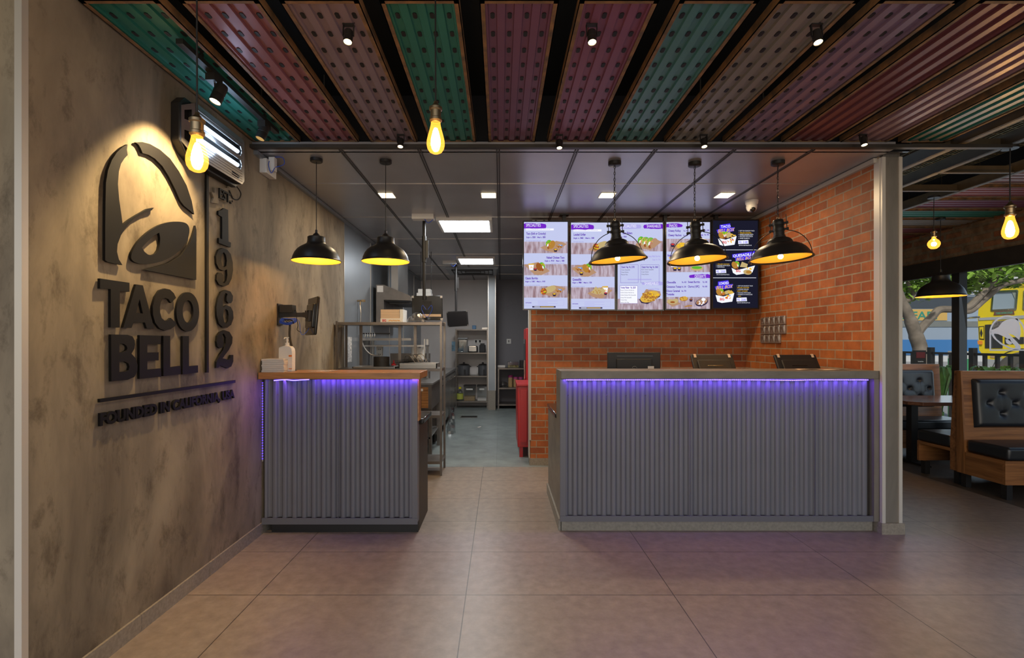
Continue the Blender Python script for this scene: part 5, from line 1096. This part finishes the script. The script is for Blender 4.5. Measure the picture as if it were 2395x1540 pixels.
# rear shelving with appliances
SX0, SX1, SY0, SY1 = xat(1067, 11.2), xat(1140, 11.2), 11.15, 11.55
shelf_unit('shelving_unit', 'steel shelving unit with cookers against the kitchen back wall', SX0, SX1, SY0, SY1, [1.74, 1.225, .715, .155], 1.75, 'steeld', .014, .028)
def appl(name, label, cat, m, x0, x1, z, h, y0=11.2, y1=11.45, bev=.01):
    r = thing(name, label, cat, ((x0+x1)/2, (y0+y1)/2, z)); bevel(MB().box(x0, x1, y0, y1, z+.001, z+h).build('body', m, r), bev); return r
x = lambda p: xat(p, 11.2)
r = appl('drink_dispenser', 'clear drink dispenser on the second shelf, left of the toaster', 'dispenser', 'clear', x(1071), x(1093), 1.225, .30, bev=.02); MB().box(x(1071), x(1093), 11.2, 11.45, 1.53, 1.55).build('lid', 'kwall', r); MB().cyl((x(1078), 11.19, 0), .012, 1.34, 1.37).cyl((x(1086), 11.19, 0), .012, 1.34, 1.37).build('tap', 'chrome', r)
r = appl('toaster', 'white grey toaster in the middle of the second shelf', 'toaster', 'steel', x(1094), x(1117), 1.225, .15, bev=.03); MB().bar((x(1097), 11.19, 1.36), (x(1113), 11.19, 1.36), .015).build('handle', 'chrome', r)
r = appl('knife_block', 'black block at the right end of the second shelf', 'kitchenware', 'black', x(1121), x(1135), 1.225, .17); MB().box(x(1123), x(1133), 11.25, 11.4, 1.395, 1.43).build('top', 'blackp', r)
for lb, p0_, p1_ in (('dark grey rice cooker at the left of the third shelf', 1069, 1099), ('dark grey rice cooker at the right of the third shelf', 1117, 1141)):
    cxx = (x(p0_)+x(p1_))/2; rr = (x(p1_)-x(p0_))/2*.93; r = thing('rice_cooker', lb, 'rice cooker', (cxx, 11.33, .716), 'rice cookers')
    rr = min(rr, .135); MB().lathe([(.0001, 0), (rr*.85, 0), (rr, .04), (rr*1.02, .2), (rr*1.06, .205), (rr*1.06, .215), (rr, .22)], (cxx, 11.33, .717), 30).build('pot', 'cook', r)
    MB().lathe([(rr, .22), (rr*.8, .245), (.02, .26), (.018, .275), (.028, .285), (.0001, .29)], (cxx, 11.33, .717), 30).build('lid', 'blackp', r); MB().box(cxx+.01, cxx+.05, 11.33-rr-.012, 11.33-rr+.01, .74, .85).build('switch_panel', 'black', r)
    for s_ in (-1, 1): MB().box(cxx+s_*rr, cxx+s_*(rr+.03), 11.30, 11.36, .90, .92).build('side_handle', 'blackp', r)
r = thing('oil_bottle', 'oil bottle with yellow cap on the lowest rear shelf', 'bottle', (x(1075), 11.3, .156)); MB().lathe([(.0001, 0), (.07, 0), (.075, .02), (.075, .17), (.05, .22), (.02, .25), (.02, .27)], (x(1075), 11.3, .157), 24).build('bottle_body', 'clear', r); MB().lathe([(.0765, .03), (.0765, .155)], (x(1075), 11.3, .157), 24).build('label', 'oil', r); MB().lathe([(.03, .255), (.033, .30), (.0001, .30)], (x(1075), 11.3, .157), 16).build('cap', 'yel', r)
for lb, p0_, p1_, fill in (('clear storage box half full of brown goods on the lowest rear shelf', 1085, 1111, 'grain'), ('clear storage box with a little pale flour on the lowest rear shelf', 1116, 1138, 'paper')):
    r = thing('storage_box', lb, 'storage box', ((x(p0_)+x(p1_))/2, 11.33, .156), 'clear storage boxes'); MB().box(x(p0_), x(p1_), 11.2, 11.5, .157, .47).build('tub', 'clear', r); MB().box(x(p0_)+.005, x(p1_)-.005, 11.205, 11.495, .16, .25 if fill == 'grain' else .21).build('contents', fill, r); MB().box(x(p0_)-.008, x(p1_)+.008, 11.19, 11.51, .47, .495).build('lid', 'blackp', r); MB().box(x(p0_)+.05, x(p1_)-.05, 11.185, 11.19, .40, .43).build('clip', 'white', r)
tag(bevel(MB().box(x(1104), x(1113), 11.25, 11.35, 1.741, 1.83).build('small_tub', mat('blue_tub', (.1, .25, .45), .4)), .01), 'small blue tub on top of the rear shelving', 'tub')
tag(MB().box(x(1127), x(1140), 11.2, 11.4, 1.741, 1.78).build('flat_tray', 'steel'), 'flat metal tray on top of the rear shelving', 'tray')
for lb, p in (('white double wall socket with plugs behind the toaster', 1118), ('small white wall socket on the dark kitchen wall', 1190)):
    X = xat(p, KB); r = thing('wall_socket', lb, 'socket', (X, KB, 1.46), 'kitchen wall sockets'); w_ = .09 if p == 1118 else .05; MB().box(X-w_, X+w_, KB-.012, KB, 1.42, 1.53).build('plate', 'white', r); mb = MB()
    for s_ in ((-.045, .045) if p == 1118 else (0,)): mb.cyl((X+s_, KB-.02, 0), .02 if p == 1118 else .008, 1.45, 1.50, 12)
    mb.build('plug', 'black', r)
# right rear table
r = shelf_unit('side_table', 'dark steel table with shelves at the right of the kitchen back wall', xat(1166, 11.2), .55, 11.05, 11.55, [.89, .46, .10], .89, 'steeld', .014, .03, 'table')
x = lambda p: xat(p, 11.2)
r = appl('food_container', 'clear container with vegetables on the right rear table', 'container', 'clear', x(1187), x(1214), .89, .13); MB().box(x(1188), x(1213), 11.21, 11.44, .893, .94).build('contents', mat('mixed_vegetables', (.25, .22, .08), .8, var=.9, scale=25), r)
appl('box_of_pads', 'pale box at the left end of the right rear table', 'box', 'paper', x(1164), x(1182), .89, .05); appl('dark_box', 'dark box at the right end of the rear table', 'box', 'blackp', x(1216), x(1235), .89, .16)
for k, p in enumerate((1194, 1206, 1218)):
    h_ = (.26, .22, .22)[k]; r = thing('spice_jar', 'jar with pink lid, %s of three under the rear table' % ['left', 'middle', 'right'][k], 'jar', (x(p), 11.3, .461), 'pink lidded jars'); MB().cyl((x(p), 11.3, .461), .05, 0, h_*.8, 18).build('jar_body', 'grain' if k < 2 else 'cook', r); MB().cyl((x(p), 11.3, .461), .052, h_*.8, h_, 18).build('lid', 'pink', r)
tag(MB().sphere((x(1176), 11.3, .461+.06), .11, 14, .55).build('foil_parcel', 'bag'), 'silvery plastic parcel on the shelf of the rear table', 'parcel')
# red cabinet and fridge by the brick wall end
r = thing('red_freezer', 'low red cabinet standing by the kitchen entrance', 'cabinet', (.45, 6.75, 0))
bevel(MB().box(.215, .65, 6.40, 7.15, .13, .905).build('cabinet', 'red', r), .008); MB().box(.205, .66, 6.38, 7.17, .905, .925).build('top', 'red', r); MB().box(.25, .33, 6.375, 6.40, .20, .86).build('door', 'red', r)
for px, py in ((.26, 6.44), (.60, 6.44), (.26, 7.1), (.60, 7.1)): MB().box(px-.022, px+.022, py-.022, py+.022, .001, .13).build('foot', 'red', r)
r = thing('red_fridge', 'tall red drinks fridge partly hidden behind the brick wall', 'fridge', (.7, 7.6, 0)); bevel(MB().box(.36, 1.0, 7.22, 7.9, .05, 1.66).build('cabinet', 'red', r), .01); MB().box(.352, .36, 7.3, 7.8, .3, 1.5).build('glass_door', 'screenoff', r); MB().box(.335, .352, 7.28, 7.30, .8, 1.2).build('handle', 'chrome', r)
for px in (.42, .94): MB().box(px-.03, px+.03, 7.3, 7.8, .001, .05).build('foot', 'blackp', r)
r = thing('floor_drain', 'dark slotted floor drain in the kitchen floor', 'drain', (-.72, 9.9, 0)); mb = MB().box(-.78, -.45, 9.75, 9.98, .001, .006); mb.build('frame', 'steeld', r); mb = MB()
for j in range(8): mb.box(-.765, -.465, 9.77+.025*j, 9.782+.025*j, .006, .008)
mb.build('grate', 'black', r)
tag(MB().obox((-.37, 8.65, .006), .05, .03, .008, Matrix.Rotation(.6, 3, 'Z')).obox((-.35, 8.66, .011), .03, .03, .006, Matrix.Rotation(.1, 3, 'Z')).build('paper_scrap', 'paper'), 'white scrap of paper on the kitchen floor', 'litter')
r = thing('plastic_sack', 'crumpled shiny plastic sack standing beside the fryer cabinet', 'bag', (-.79, 8.1, 0)); random.seed(5); mb = MB(); vs = []
for i in range(10):
    for j in range(12):
        a_ = 2*PI*j/12; rr = .07*(1-.35*(i/9))*random.uniform(.7, 1.2); vs.append((-.79+rr*math.cos(a_), 8.1+rr*1.3*math.sin(a_), max(.004, .001+.42*i/9)))
mb.add(vs, [(i*12+j, i*12+(j+1) % 12, (i+1)*12+(j+1) % 12, (i+1)*12+j) for i in range(9) for j in range(12)]); mb.build('sack', 'bag', r, 10)
# ================================================================== dining furniture
def tufted(w_, h_, d_, cols, rows, sy=-1):
    """pillow in the X-Z plane bulging towards sy, pulled in at the buttons"""
    nx, nz = 64, 44; btn = []
    for rr in range(rows):
        for c_ in range(cols-(rr != 1)): btn.append((w_*(c_+(.5 if rr == 1 else 1))/cols*1.04, h_*.5+(rr-1)*.11))
    P = []; V = []
    for j in range(nz+1):
        for i in range(nx+1):
            u, v_ = w_*i/nx, h_*j/nz
            e_ = min(1, min(u, w_-u)/.05); f_ = min(1, min(v_, h_-v_)/.05); b_ = d_*math.sqrt(max(0, 1-(1-e_)**2))*math.sqrt(max(0, 1-(1-f_)**2))
            dip = 0
            for (bx, bz) in btn: dip += .022*math.exp(-(((u-bx)**2+(v_-bz)**2)/.0006))+.008*math.exp(-(((u-bx)**2+(v_-bz)**2)/.004))
            for a_ in range(len(btn)):
                for c_ in range(a_+1, len(btn)):
                    ax, az = btn[a_]; bx, bz = btn[c_]; L_ = math.hypot(bx-ax, bz-az)
                    if L_ < .22 and abs(az-bz) > .01:
                        t_ = ((u-ax)*(bx-ax)+(v_-az)*(bz-az))/L_**2
                        if 0 < t_ < 1: dd = abs((u-ax)*(bz-az)-(v_-az)*(bx-ax))/L_; dip += .009*math.exp(-(dd/.008)**2)*(1-.6*math.sin(PI*t_))
            V.append((u, sy*max(0, b_-dip), v_))
    b0 = 0; W_ = nx+1; Fc = [(j*W_+i, j*W_+i+1, (j+1)*W_+i+1, (j+1)*W_+i) for j in range(nz) for i in range(nx)]
    return V, Fc, btn
def make_bench(label, loc, rotz, proto=None):
    """seat faces -Y, back plane at y = 0, end panel at x = 0"""
    r = thing('booth_bench', label, 'bench', (0,0,0), 'timber booth benches with black cushions'); W_ = 1.19
    def prof(): return [(0, .14), (0.0, 1.165), (-.030, 1.165), (-.085, .46), (-.50, .36), (-.50, .14)]
    back = MB().prism([[(.0, .14), (.0, 1.165), (-.035, 1.165), (-.085, .42), (-.085, .14)]], lambda u, v, d_: (d_, u, v), 0, W_); back.build('backrest_frame', 'bwoodx', r)
    MB().prism([[(.002, .14), (.002, 1.17), (-.045, 1.17), (-.10, .14)]], lambda u, v, d_: (d_, u, v), -.018, 0).build('end_panel', 'bwood', r)
    sf = MB().box(-.018, .006, -.498, -.10, .14, .36).box(.006, W_, -.475, -.085, .33, .36); sf.m(1); sf.box(-.018, W_, -.50, -.475, .14, .361); sf.build('seat_frame', ['bwoody', 'bwoodx'], r)
    sc_ = MB().box(.0, W_, -.51, -.09, .362, .485).build('seat_cushion', 'leather', r); bevel(sc_, .028, 4)
    V, Fc, btn = tufted(1.0, .49, .055, 4, 3)
    R = Matrix.Rotation(math.radians(-4), 3, 'X')
    o3 = Vector((.09, -.073, .60)); mb = MB().add([o3+R@Vector(v) for v in V], Fc); mb.build('back_cushion', 'leather', r, 80)
    mb = MB()
    for bx, bz in btn: mb.lathe([(.0001, .006), (.009, .004), (.011, 0)], o3+R@Vector((bx, -.014, bz)), 10, Matrix.Rotation(PI/2, 3, 'X'))
    mb.build('button', 'leather', r)
    for px, py in ((.035, -.46), (W_-.06, -.46), (.035, -.05), (W_-.06, -.05)): MB().box(px-.027, px+.027, py-.027, py+.027, 0, .14).build('leg', 'blackp', r)
    r.location = loc; r.rotation_euler = (0, 0, rotz); return r
b1 = make_bench('timber bench with black tufted backrest, nearest one, facing the viewer', (4.665, 5.165, .001), 0)
b2 = dup(b1, (4.665+1.19-.0, 5.175, .001), (0, 0, PI), 'timber bench facing away, back to back with the nearest one')
b3 = dup(b1, (4.665, 6.80, .001), (0, 0, 0), 'timber bench across the table, half hidden behind the plastered wall end')
r = thing('dining_table', 'dark timber table on black steel legs between the benches', 'table', (5.25, 6.1, 0))
bevel(MB().prism([[(4.70, 5.85), (4.79, 5.74), (5.84, 5.74), (5.84, 6.50), (4.70, 6.50)]], lambda u, v, d_: (u, v, d_), .735, .775).build('table_top', 'twood', r), .003)
for X in (4.97, 5.6): MB().box(X-.04, X+.04, 6.08, 6.16, .02, .735).box(X-.03, X+.03, 5.86, 6.38, .72, .735).box(X-.03, X+.03, 5.88, 6.36, .001, .02).build('leg', 'blackp', r)
# ================================================================== outside
OZ = 0
struct(MB().box(6.0, 60, -25, 60, -.12, -.02).build('pavement', 'road'))
def arc_plant(label, c_, n, ln, seed, hgt):
    rnd = random.Random(seed); mb = MB()
    for k in range(n):
        a_ = 2*PI*k/n+rnd.uniform(-.3, .3); L_ = ln*rnd.uniform(.7, 1.15); w_ = rnd.uniform(.022, .035); pts = []
        for i in range(9):
            t_ = i/8; rr = L_*t_; pts.append((c_[0]+math.cos(a_)*rr*.72, c_[1]+math.sin(a_)*rr*.72, c_[2]+hgt*math.sin(min(1, t_*1.05)*PI*.72)*rnd.uniform(.97, 1.03)))
        b0 = len(mb.v); px, py = -math.sin(a_), math.cos(a_)
        for i, p in enumerate(pts):
            ww = w_*math.sin(PI*min(.98, .12+.86*i/8))**.6; mb.v += [(p[0]+px*ww, p[1]+py*ww, p[2]), (p[0], p[1], p[2]-.008), (p[0]-px*ww, p[1]-py*ww, p[2])]
        for i in range(8):
            for s_ in (0, 1): mb.face((b0+3*i+s_, b0+3*i+s_+1, b0+3*i+4+s_, b0+3*i+3+s_))
    r = thing('lily_plant', label, 'plant', c_, 'strap leaved plants outside the window'); mb.build('foliage', 'leafd', r, 80)
    MB().cyl((c_[0], c_[1], c_[2]), .05, 0, .12, 10).build('stem', 'leafd', r)
arc_plant('strap leaved green plant outside, seen in the gap between bench and table', (6.5, 7.5, .31), 24, .50, 2, .80)
arc_plant('strap leaved green plant outside, to the left behind the far bench', (6.5, 8.4, .31), 22, .45, 4, .7)
arc_plant('strap leaved green plant outside, its leaves showing above the nearest bench', (6.5, 6.65, .31), 22, .48, 6, .82)
tag(MB().box(6.2, 6.9, 5.0, 9.5, -.02, .30).build('planter_bed', 'pillar'), 'low planter bed along the outside of the window', 'planter')
r = thing('railing', 'dark metal railing along the pavement outside', 'railing', (8, 9, 0))
MB().box(7.98, 8.02, 6.8, 11.2, 1.235, 1.275).build('top_rail', 'blackp', r); k = 0; y = 6.9
while y < 11.2:
    big = k % 4 == 0; w_ = .04 if big else .022; MB().box(8-w_, 8+w_, y-w_, y+w_, -.02, 1.36 if big else 1.24).build('post' if big else 'baluster', 'blackp', r); y += .21; k += 1
r = thing('menu_board', 'black outdoor board with dark red panel beside the tree trunk', 'sign board', (7.6, 9.1, 0)); Y = 9.15
X0, X1 = xat(2140, Y), xat(2166, Y); MB().box(X0, X1, Y, Y+.05, -.02, zat(820, Y)).build('board', 'blackp', r); MB().box(X0+.02, X1-.02, Y-.006, Y, zat(838, Y), zat(824, Y)).build('panel', mat('dark_red_panel', (.10, .012, .012), .4), r)
mb = MB(); put_text(mb, 'Download Now', lambda u, v: (u, Y-.004, v), X0+.05, X1-.05, zat(847, Y), .018, .01); mb.build('board_lettering', 'white', r)
r = thing('utility_box', 'green cabinet with a white label outside behind the window post', 'utility box', (8.6, 9.3, 0)); Y = 9.4; X0, X1 = xat(2250, Y), xat(2268, Y)
MB().box(X0, X1, Y, Y+.3, -.02, zat(840, Y)).build('cabinet', 'green', r); MB().box(X0, X1, Y, Y+.3, zat(840, Y), zat(822, Y)).build('label_plate', 'white', r)
# tree
r = thing('street_tree', 'grey barked street tree forking outside the window, green crown', 'tree', (8.7, 10.4, 0))
Yt = 10.4; tp = lambda x, y, dy=0: at(x, y, Yt+dy)
MB().tube(smooth_path([(8.78, Yt, -.02), tp(2158, 860), tp(2152, 815), tp(2140, 780), tp(2128, 745), tp(2112, 712), tp(2096, 670), tp(2085, 600)], 5), [.17]*5+[.15]*5+[.13]*5+[.115]*5+[.10]*5+[.09]*5+[.08]*5+[.07], 12).build('trunk', 'bark', r)
def branch(pts, r0, r1):
    P = smooth_path(pts, 6); n = len(P); MB().tube(P, [r0+(r1-r0)*i/(n-1) for i in range(n)], 10).build('branch', 'bark', r)
branch([tp(2143, 790), tp(2155, 768), tp(2180, 742), tp(2197, 725), tp(2230, 724), tp(2262, 720), tp(2295, 690), tp(2330, 650), tp(2360, 605, .2)], .085, .055)
branch([tp(2240, 724), tp(2270, 728), tp(2305, 700), tp(2345, 668, -.2), tp(2395, 655, -.3), tp(2440, 640, -.4)], .055, .045)
branch([tp(2305, 700), tp(2325, 670, .1), tp(2365, 650, .2), tp(2380, 630, .2), tp(2400, 620, .3)], .03, .02)
branch([tp(2106, 708), tp(2130, 700), tp(2138, 688), tp(2128, 672), tp(2122, 650), tp(2130, 615)], .05, .03)
branch([tp(2136, 690), tp(2144, 692), tp(2150, 688)], .02, .01)
rnd = random.Random(11); mb = MB()
def leaf_cloud(cx, cy, cz, rx, ry, rz, n):
    for i in range(n):
        while True:
            u = Vector((rnd.uniform(-1, 1), rnd.uniform(-1, 1), rnd.uniform(-1, 1)))
            if u.length < 1: break
        p = Vector((cx+u.x*rx, cy+u.y*ry, cz+u.z*rz)); s_ = rnd.uniform(.06, .11); R = Matrix.Rotation(rnd.uniform(0, 6.3), 3, 'Z')@Matrix.Rotation(rnd.uniform(-1, 1), 3, 'X')@Matrix.Rotation(rnd.uniform(-1, 1), 3, 'Y')
        b0 = len(mb.v); mb.v += [tuple(p+R@Vector(q)*s_) for q in ((0, -1, 0), (.42, -.25, .06), (.36, .45, .05), (0, 1, -.05), (-.36, .45, .05), (-.42, -.25, .06), (0, 0, -.04))]
        for k in range(6): mb.face((b0+6, b0+k, b0+(k+1) % 6))
for x_, y_, rx, rz, n in ((2140, 650, .7, .38, 420), (2200, 640, .6, .30, 330), (2270, 645, .7, .42, 480), (2330, 640, .7, .35, 420), (2390, 610, .6, .3, 300), (2120, 690, .35, .22, 110), (2260, 600, 1.2, .5, 500), (2150, 600, 1.2, .4, 400)):
    c_ = tp(x_, y_, .3); leaf_cloud(c_[0], c_[1], c_[2], rx, .8, rz, n)
mb.build('foliage', 'leaf', r, 80)
# yellow truck
r = thing('painted_truck', 'yellow decorated truck with chrome trim parked outside the window', 'truck', (14.5, 15, 0)); Yk = 0.0; TP = Vector((xat(2287, 14.0), 14.0, 0)); r.location = (0, 0, 0)
def K_(x, y):
    u = (x-CX)/F; s_ = (u*TP.y-TP.x)/(.714+.70*u); return (s_, H+(CY-y)*(TP.y-.70*s_)/F)
cab = [K_(2287, 745), K_(2290, 700), K_(2312, 665), K_(2395, 662), K_(2480, 662), K_(2480, 850), K_(2432, 850), K_(2425, 832), K_(2395, 820), K_(2362, 832), K_(2346, 870), K_(2335, 875), K_(2290, 820)]
win = [K_(2319, 727), K_(2323, 683), K_(2380, 680), K_(2376, 724)]; win2 = [K_(2394, 724), K_(2396, 680), K_(2450, 680), K_(2450, 724)]
MB().prism([cab, win, win2], lambda u, v, d_: (u, Yk+d_, v), 0, .08).build('cab_side', 'yellow', r)
MB().prism([[K_(2290, 745), K_(2293, 702), K_(2314, 668), K_(2480, 665), K_(2480, 830), K_(2292, 818)]], lambda u, v, d_: (u, Yk+d_, v), .08, 2.1).build('cab_body', 'glossb', r)
f_ = MB()
for L_ in (win, win2):
    for i in range(4):
        a_, b_ = L_[i], L_[(i+1) % 4]; f_.bar((a_[0], Yk-.01, a_[1]), (b_[0], Yk-.01, b_[1]), .03, .05)
f_.build('window_trim', 'chrome', r)
MB().prism([win], lambda u, v, d_: (u, Yk+d_, v), .02, .03).prism([win2], lambda u, v, d_: (u, Yk+d_, v), .02, .03).build('side_window', mat('truck_glass', (.30, .36, .40), .1), r)
P_ = [K_(2366, 682), K_(2376, 682), K_(2376, 722), K_(2372, 722), K_(2374, 700)]; MB().prism([P_], lambda u, v, d_: (u, Yk+d_, v), .0, .015).build('curtain', mat('striped_curtain', (.25, .28, .22), .8), r)
def pl(nm, m, L_, d0=-.02, d1=-.002): return MB().prism([[K_(*p) for p in L_]], lambda u, v, d_: (u, Yk+d_, v), d0, d1).build(nm, m, r)
pl('grey_band', 'grayp', [(2289, 750), (2289, 744), (2480, 733), (2480, 742)]); pl('name_plate', mat('plate_red', (.16, .05, .03), .5), [(2324, 738), (2326, 729), (2371, 727), (2373, 736)])
mb = MB(); q0 = K_(2326, 736); q1 = K_(2371, 736); put_text(mb, 'TURBO INTERCOOLER', lambda u, v: (u, Yk-.024, v+(u-q0[0])*.04), q0[0]+.02, q1[0]-.02, q0[1], .055, .02); mb.build('plate_lettering', mat('plate_green', (.05, .35, .2), .5), r)
pl('black_panel', 'black', [(2304, 760), (2345, 758), (2345, 815), (2304, 815)]); pl('black_panel', 'black', [(2350, 790), (2480, 786), (2480, 802), (2350, 806)]); pl('door_notice', mat('door_notice', (.12, .10, .09), .5, var=.8, scale=30), [(2322, 752), (2352, 750), (2352, 770), (2322, 772)], -.03, -.021)
pl('diamond_frame', 'black', [(2289, 764), (2302, 763), (2302, 795), (2291, 794)]); pl('diamond_field', 'yellow', [(2290.5, 766), (2300.5, 765), (2300.5, 793), (2292, 792)], -.03, -.021); pl('diamond', 'black', [(2295, 769), (2298.5, 780), (2295.5, 790), (2292, 779)], -.04, -.031)
pl('marker_light', mat('amber_lens', (.8, .25, .03), .3), [(2286, 797), (2298, 798), (2298, 806), (2287, 806)], -.06); pl('step_recess', 'grain', [(2318, 828), (2332, 828), (2331, 838), (2316, 837)]); pl('primer_patch', 'grayp', [(2305, 840), (2330, 842), (2345, 836), (2340, 860), (2333, 866), (2300, 850)])
cx_, cz_ = K_(2398, 872); RX = Matrix.Rotation(PI/2, 3, 'X')
MB().lathe([(.30, -.12), (.50, -.12), (.545, -.08), (.55, 0), (.545, .08), (.50, .12), (.30, .12)], (cx_, Yk-.02, cz_), 40, RX).build('tyre', 'tyre', r); MB().lathe([(.0001, .03), (.12, .06), (.13, .0), (.28, -.02), (.31, .09), (.31, -.1)], (cx_, Yk-.02, cz_), 30, RX).build('wheel_rim', 'steel', r)
MB().lathe([(.62, -.1), (.64, -.1), (.64, .12), (.62, .12)], (cx_, Yk+.1, cz_), 30, RX).build('wheel_arch', 'black', r)
mb = MB().tube([(K_(2290, 742)[0], Yk-.1, K_(2290, 742)[1]), (K_(2250, 746)[0], Yk-.5, K_(2290, 746)[1]), (K_(2250, 690)[0], Yk-.5, K_(2290, 690)[1]), (K_(2290, 684)[0], Yk-.1, K_(2290, 684)[1])], .03, 8); mb.box(K_(2254, 0)[0], K_(2262, 0)[0], Yk-.55, Yk-.50, K_(2290, 735)[1], K_(2290, 705)[1]); mb.build('mirror', 'chrome', r)
mb = MB()
for z_ in (3.02, 3.12): mb.tube([(K_(2300, 0)[0], Yk-.1, z_), (K_(2480, 0)[0], Yk-.1, z_)], .02, 6)
for k in range(12): mb.tube([(K_(2305+12*k, 0)[0], Yk-.1, 3.0), (K_(2305+12*k, 0)[0], Yk-.1, 3.14)], .015, 6)
mb.build('roof_rack', 'chrome', r)
MB().box(K_(2480, 0)[0]-.6, K_(2480, 0)[0]+4, Yk, Yk+2.1, .6, 2.9).build('load_body', 'bus', r)
r.location = TP; r.rotation_euler = (0, 0, -math.atan2(.70, .714))
# passing coach and buildings
r = thing('coach', 'long silver and blue coach in the street behind the tree', 'bus', (20, 21, 0)); Yc = 20.; C_ = lambda y: zat(y, Yc); X0, X1 = 12.5, 24
MB().box(X0, X1, Yc, Yc+2.6, C_(833), C_(683)).build('body', 'bus', r); MB().box(X0, X1, Yc-.02, Yc, C_(722), C_(694)).build('window_band', 'buswin', r)
MB().box(15.4, 17.6, Yc-.03, Yc-.001, C_(750), C_(724)).build('orange_band', mat('coach_orange', (.75, .45, .12), .5), r); MB().box(X0, X1, Yc-.03, Yc-.001, C_(765), C_(752)).build('silver_band', 'steel', r); MB().box(X0, X1, Yc-.03, Yc-.001, C_(830), C_(795)).build('blue_band', mat('coach_blue', (.06, .22, .50), .4), r)
MB().box(X0, X1, Yc-.04, Yc-.001, C_(690), C_(686)).build('gutter_rail', 'white', r)
mb = MB(); put_text(mb, 'SAFARI', lambda u, v: (u, Yc-.035, v), 15.6, 17.2, C_(747), .30, .02); mb.build('coach_lettering', mat('coach_green', (.05, .3, .2), .5), r)
for x_ in (14, 22): MB().lathe([(.0001, -.1), (.5, -.1), (.5, .1), (.0001, .1)], (x_, Yc+.1, .48), 24, RX).build('wheel', 'tyre', r)
tag(MB().box(10, 60, 38, 40, -.02, 9).box(10, 60, 37.8, 38, 3.2, 3.5).build('street_building', 'pale'), 'pale building across the street behind the coach', 'building')
# frosted emblem on the window pane
r = thing('window_decal', 'frosted pale bell emblem stuck on the window pane', 'window decal', (5.912, 5.92, 1.56)); 
def wd(x, y): Y = 5.9*F/((2105+x/5.5)-CX); return (Y, H+(CY-(620+y/5.5))*Y/F)
D3 = lambda u, v, d_: (5.911+d_, u, v)
outer = [(1140, 1105), (1140, 870)]+[(1370-232*math.cos(a_)*(1 if 1 else 0), 880-232*math.sin(a_)) for a_ in [PI*i/24 for i in range(25)]]+[(1602, 1105)]
inner = [(1158, 1088), (1158, 880)]+[(1370-212*math.cos(a_), 880-210*math.sin(a_)) for a_ in [PI*i/24 for i in range(25)]]+[(1583, 1088)]
body = [(1155, 860), (1165, 835), (1200, 828), (1255, 800), (1300, 740), (1360, 705), (1430, 690), (1500, 690), (1535, 800), (1540, 880), (1520, 965), (1450, 905), (1378, 880), (1490, 990), (1540, 1050), (1535, 1088), (1460, 1095), (1380, 1075), (1280, 1020), (1200, 950), (1160, 890)]
hole = [(1195, 900), (1200, 885), (1250, 890), (1330, 925), (1400, 975), (1460, 1030), (1475, 1060), (1455, 1072), (1400, 1060), (1300, 1010), (1230, 955)]
MB().prism([[wd(*p) for p in outer], [wd(*p) for p in inner]], D3, -.001, .001).build('arch_outline', 'decal', r)
MB().prism([[wd(*p) for p in body], [wd(*p) for p in hole]], D3, -.001, .001).build('bell_shape', 'decal', r)
MB().prism([[wd(*p) for p in [(1345, 960), (1400, 950), (1430, 1010), (1400, 1030), (1355, 1005)]]], D3, -.001, .001).build('clapper_shape', 'decal', r)
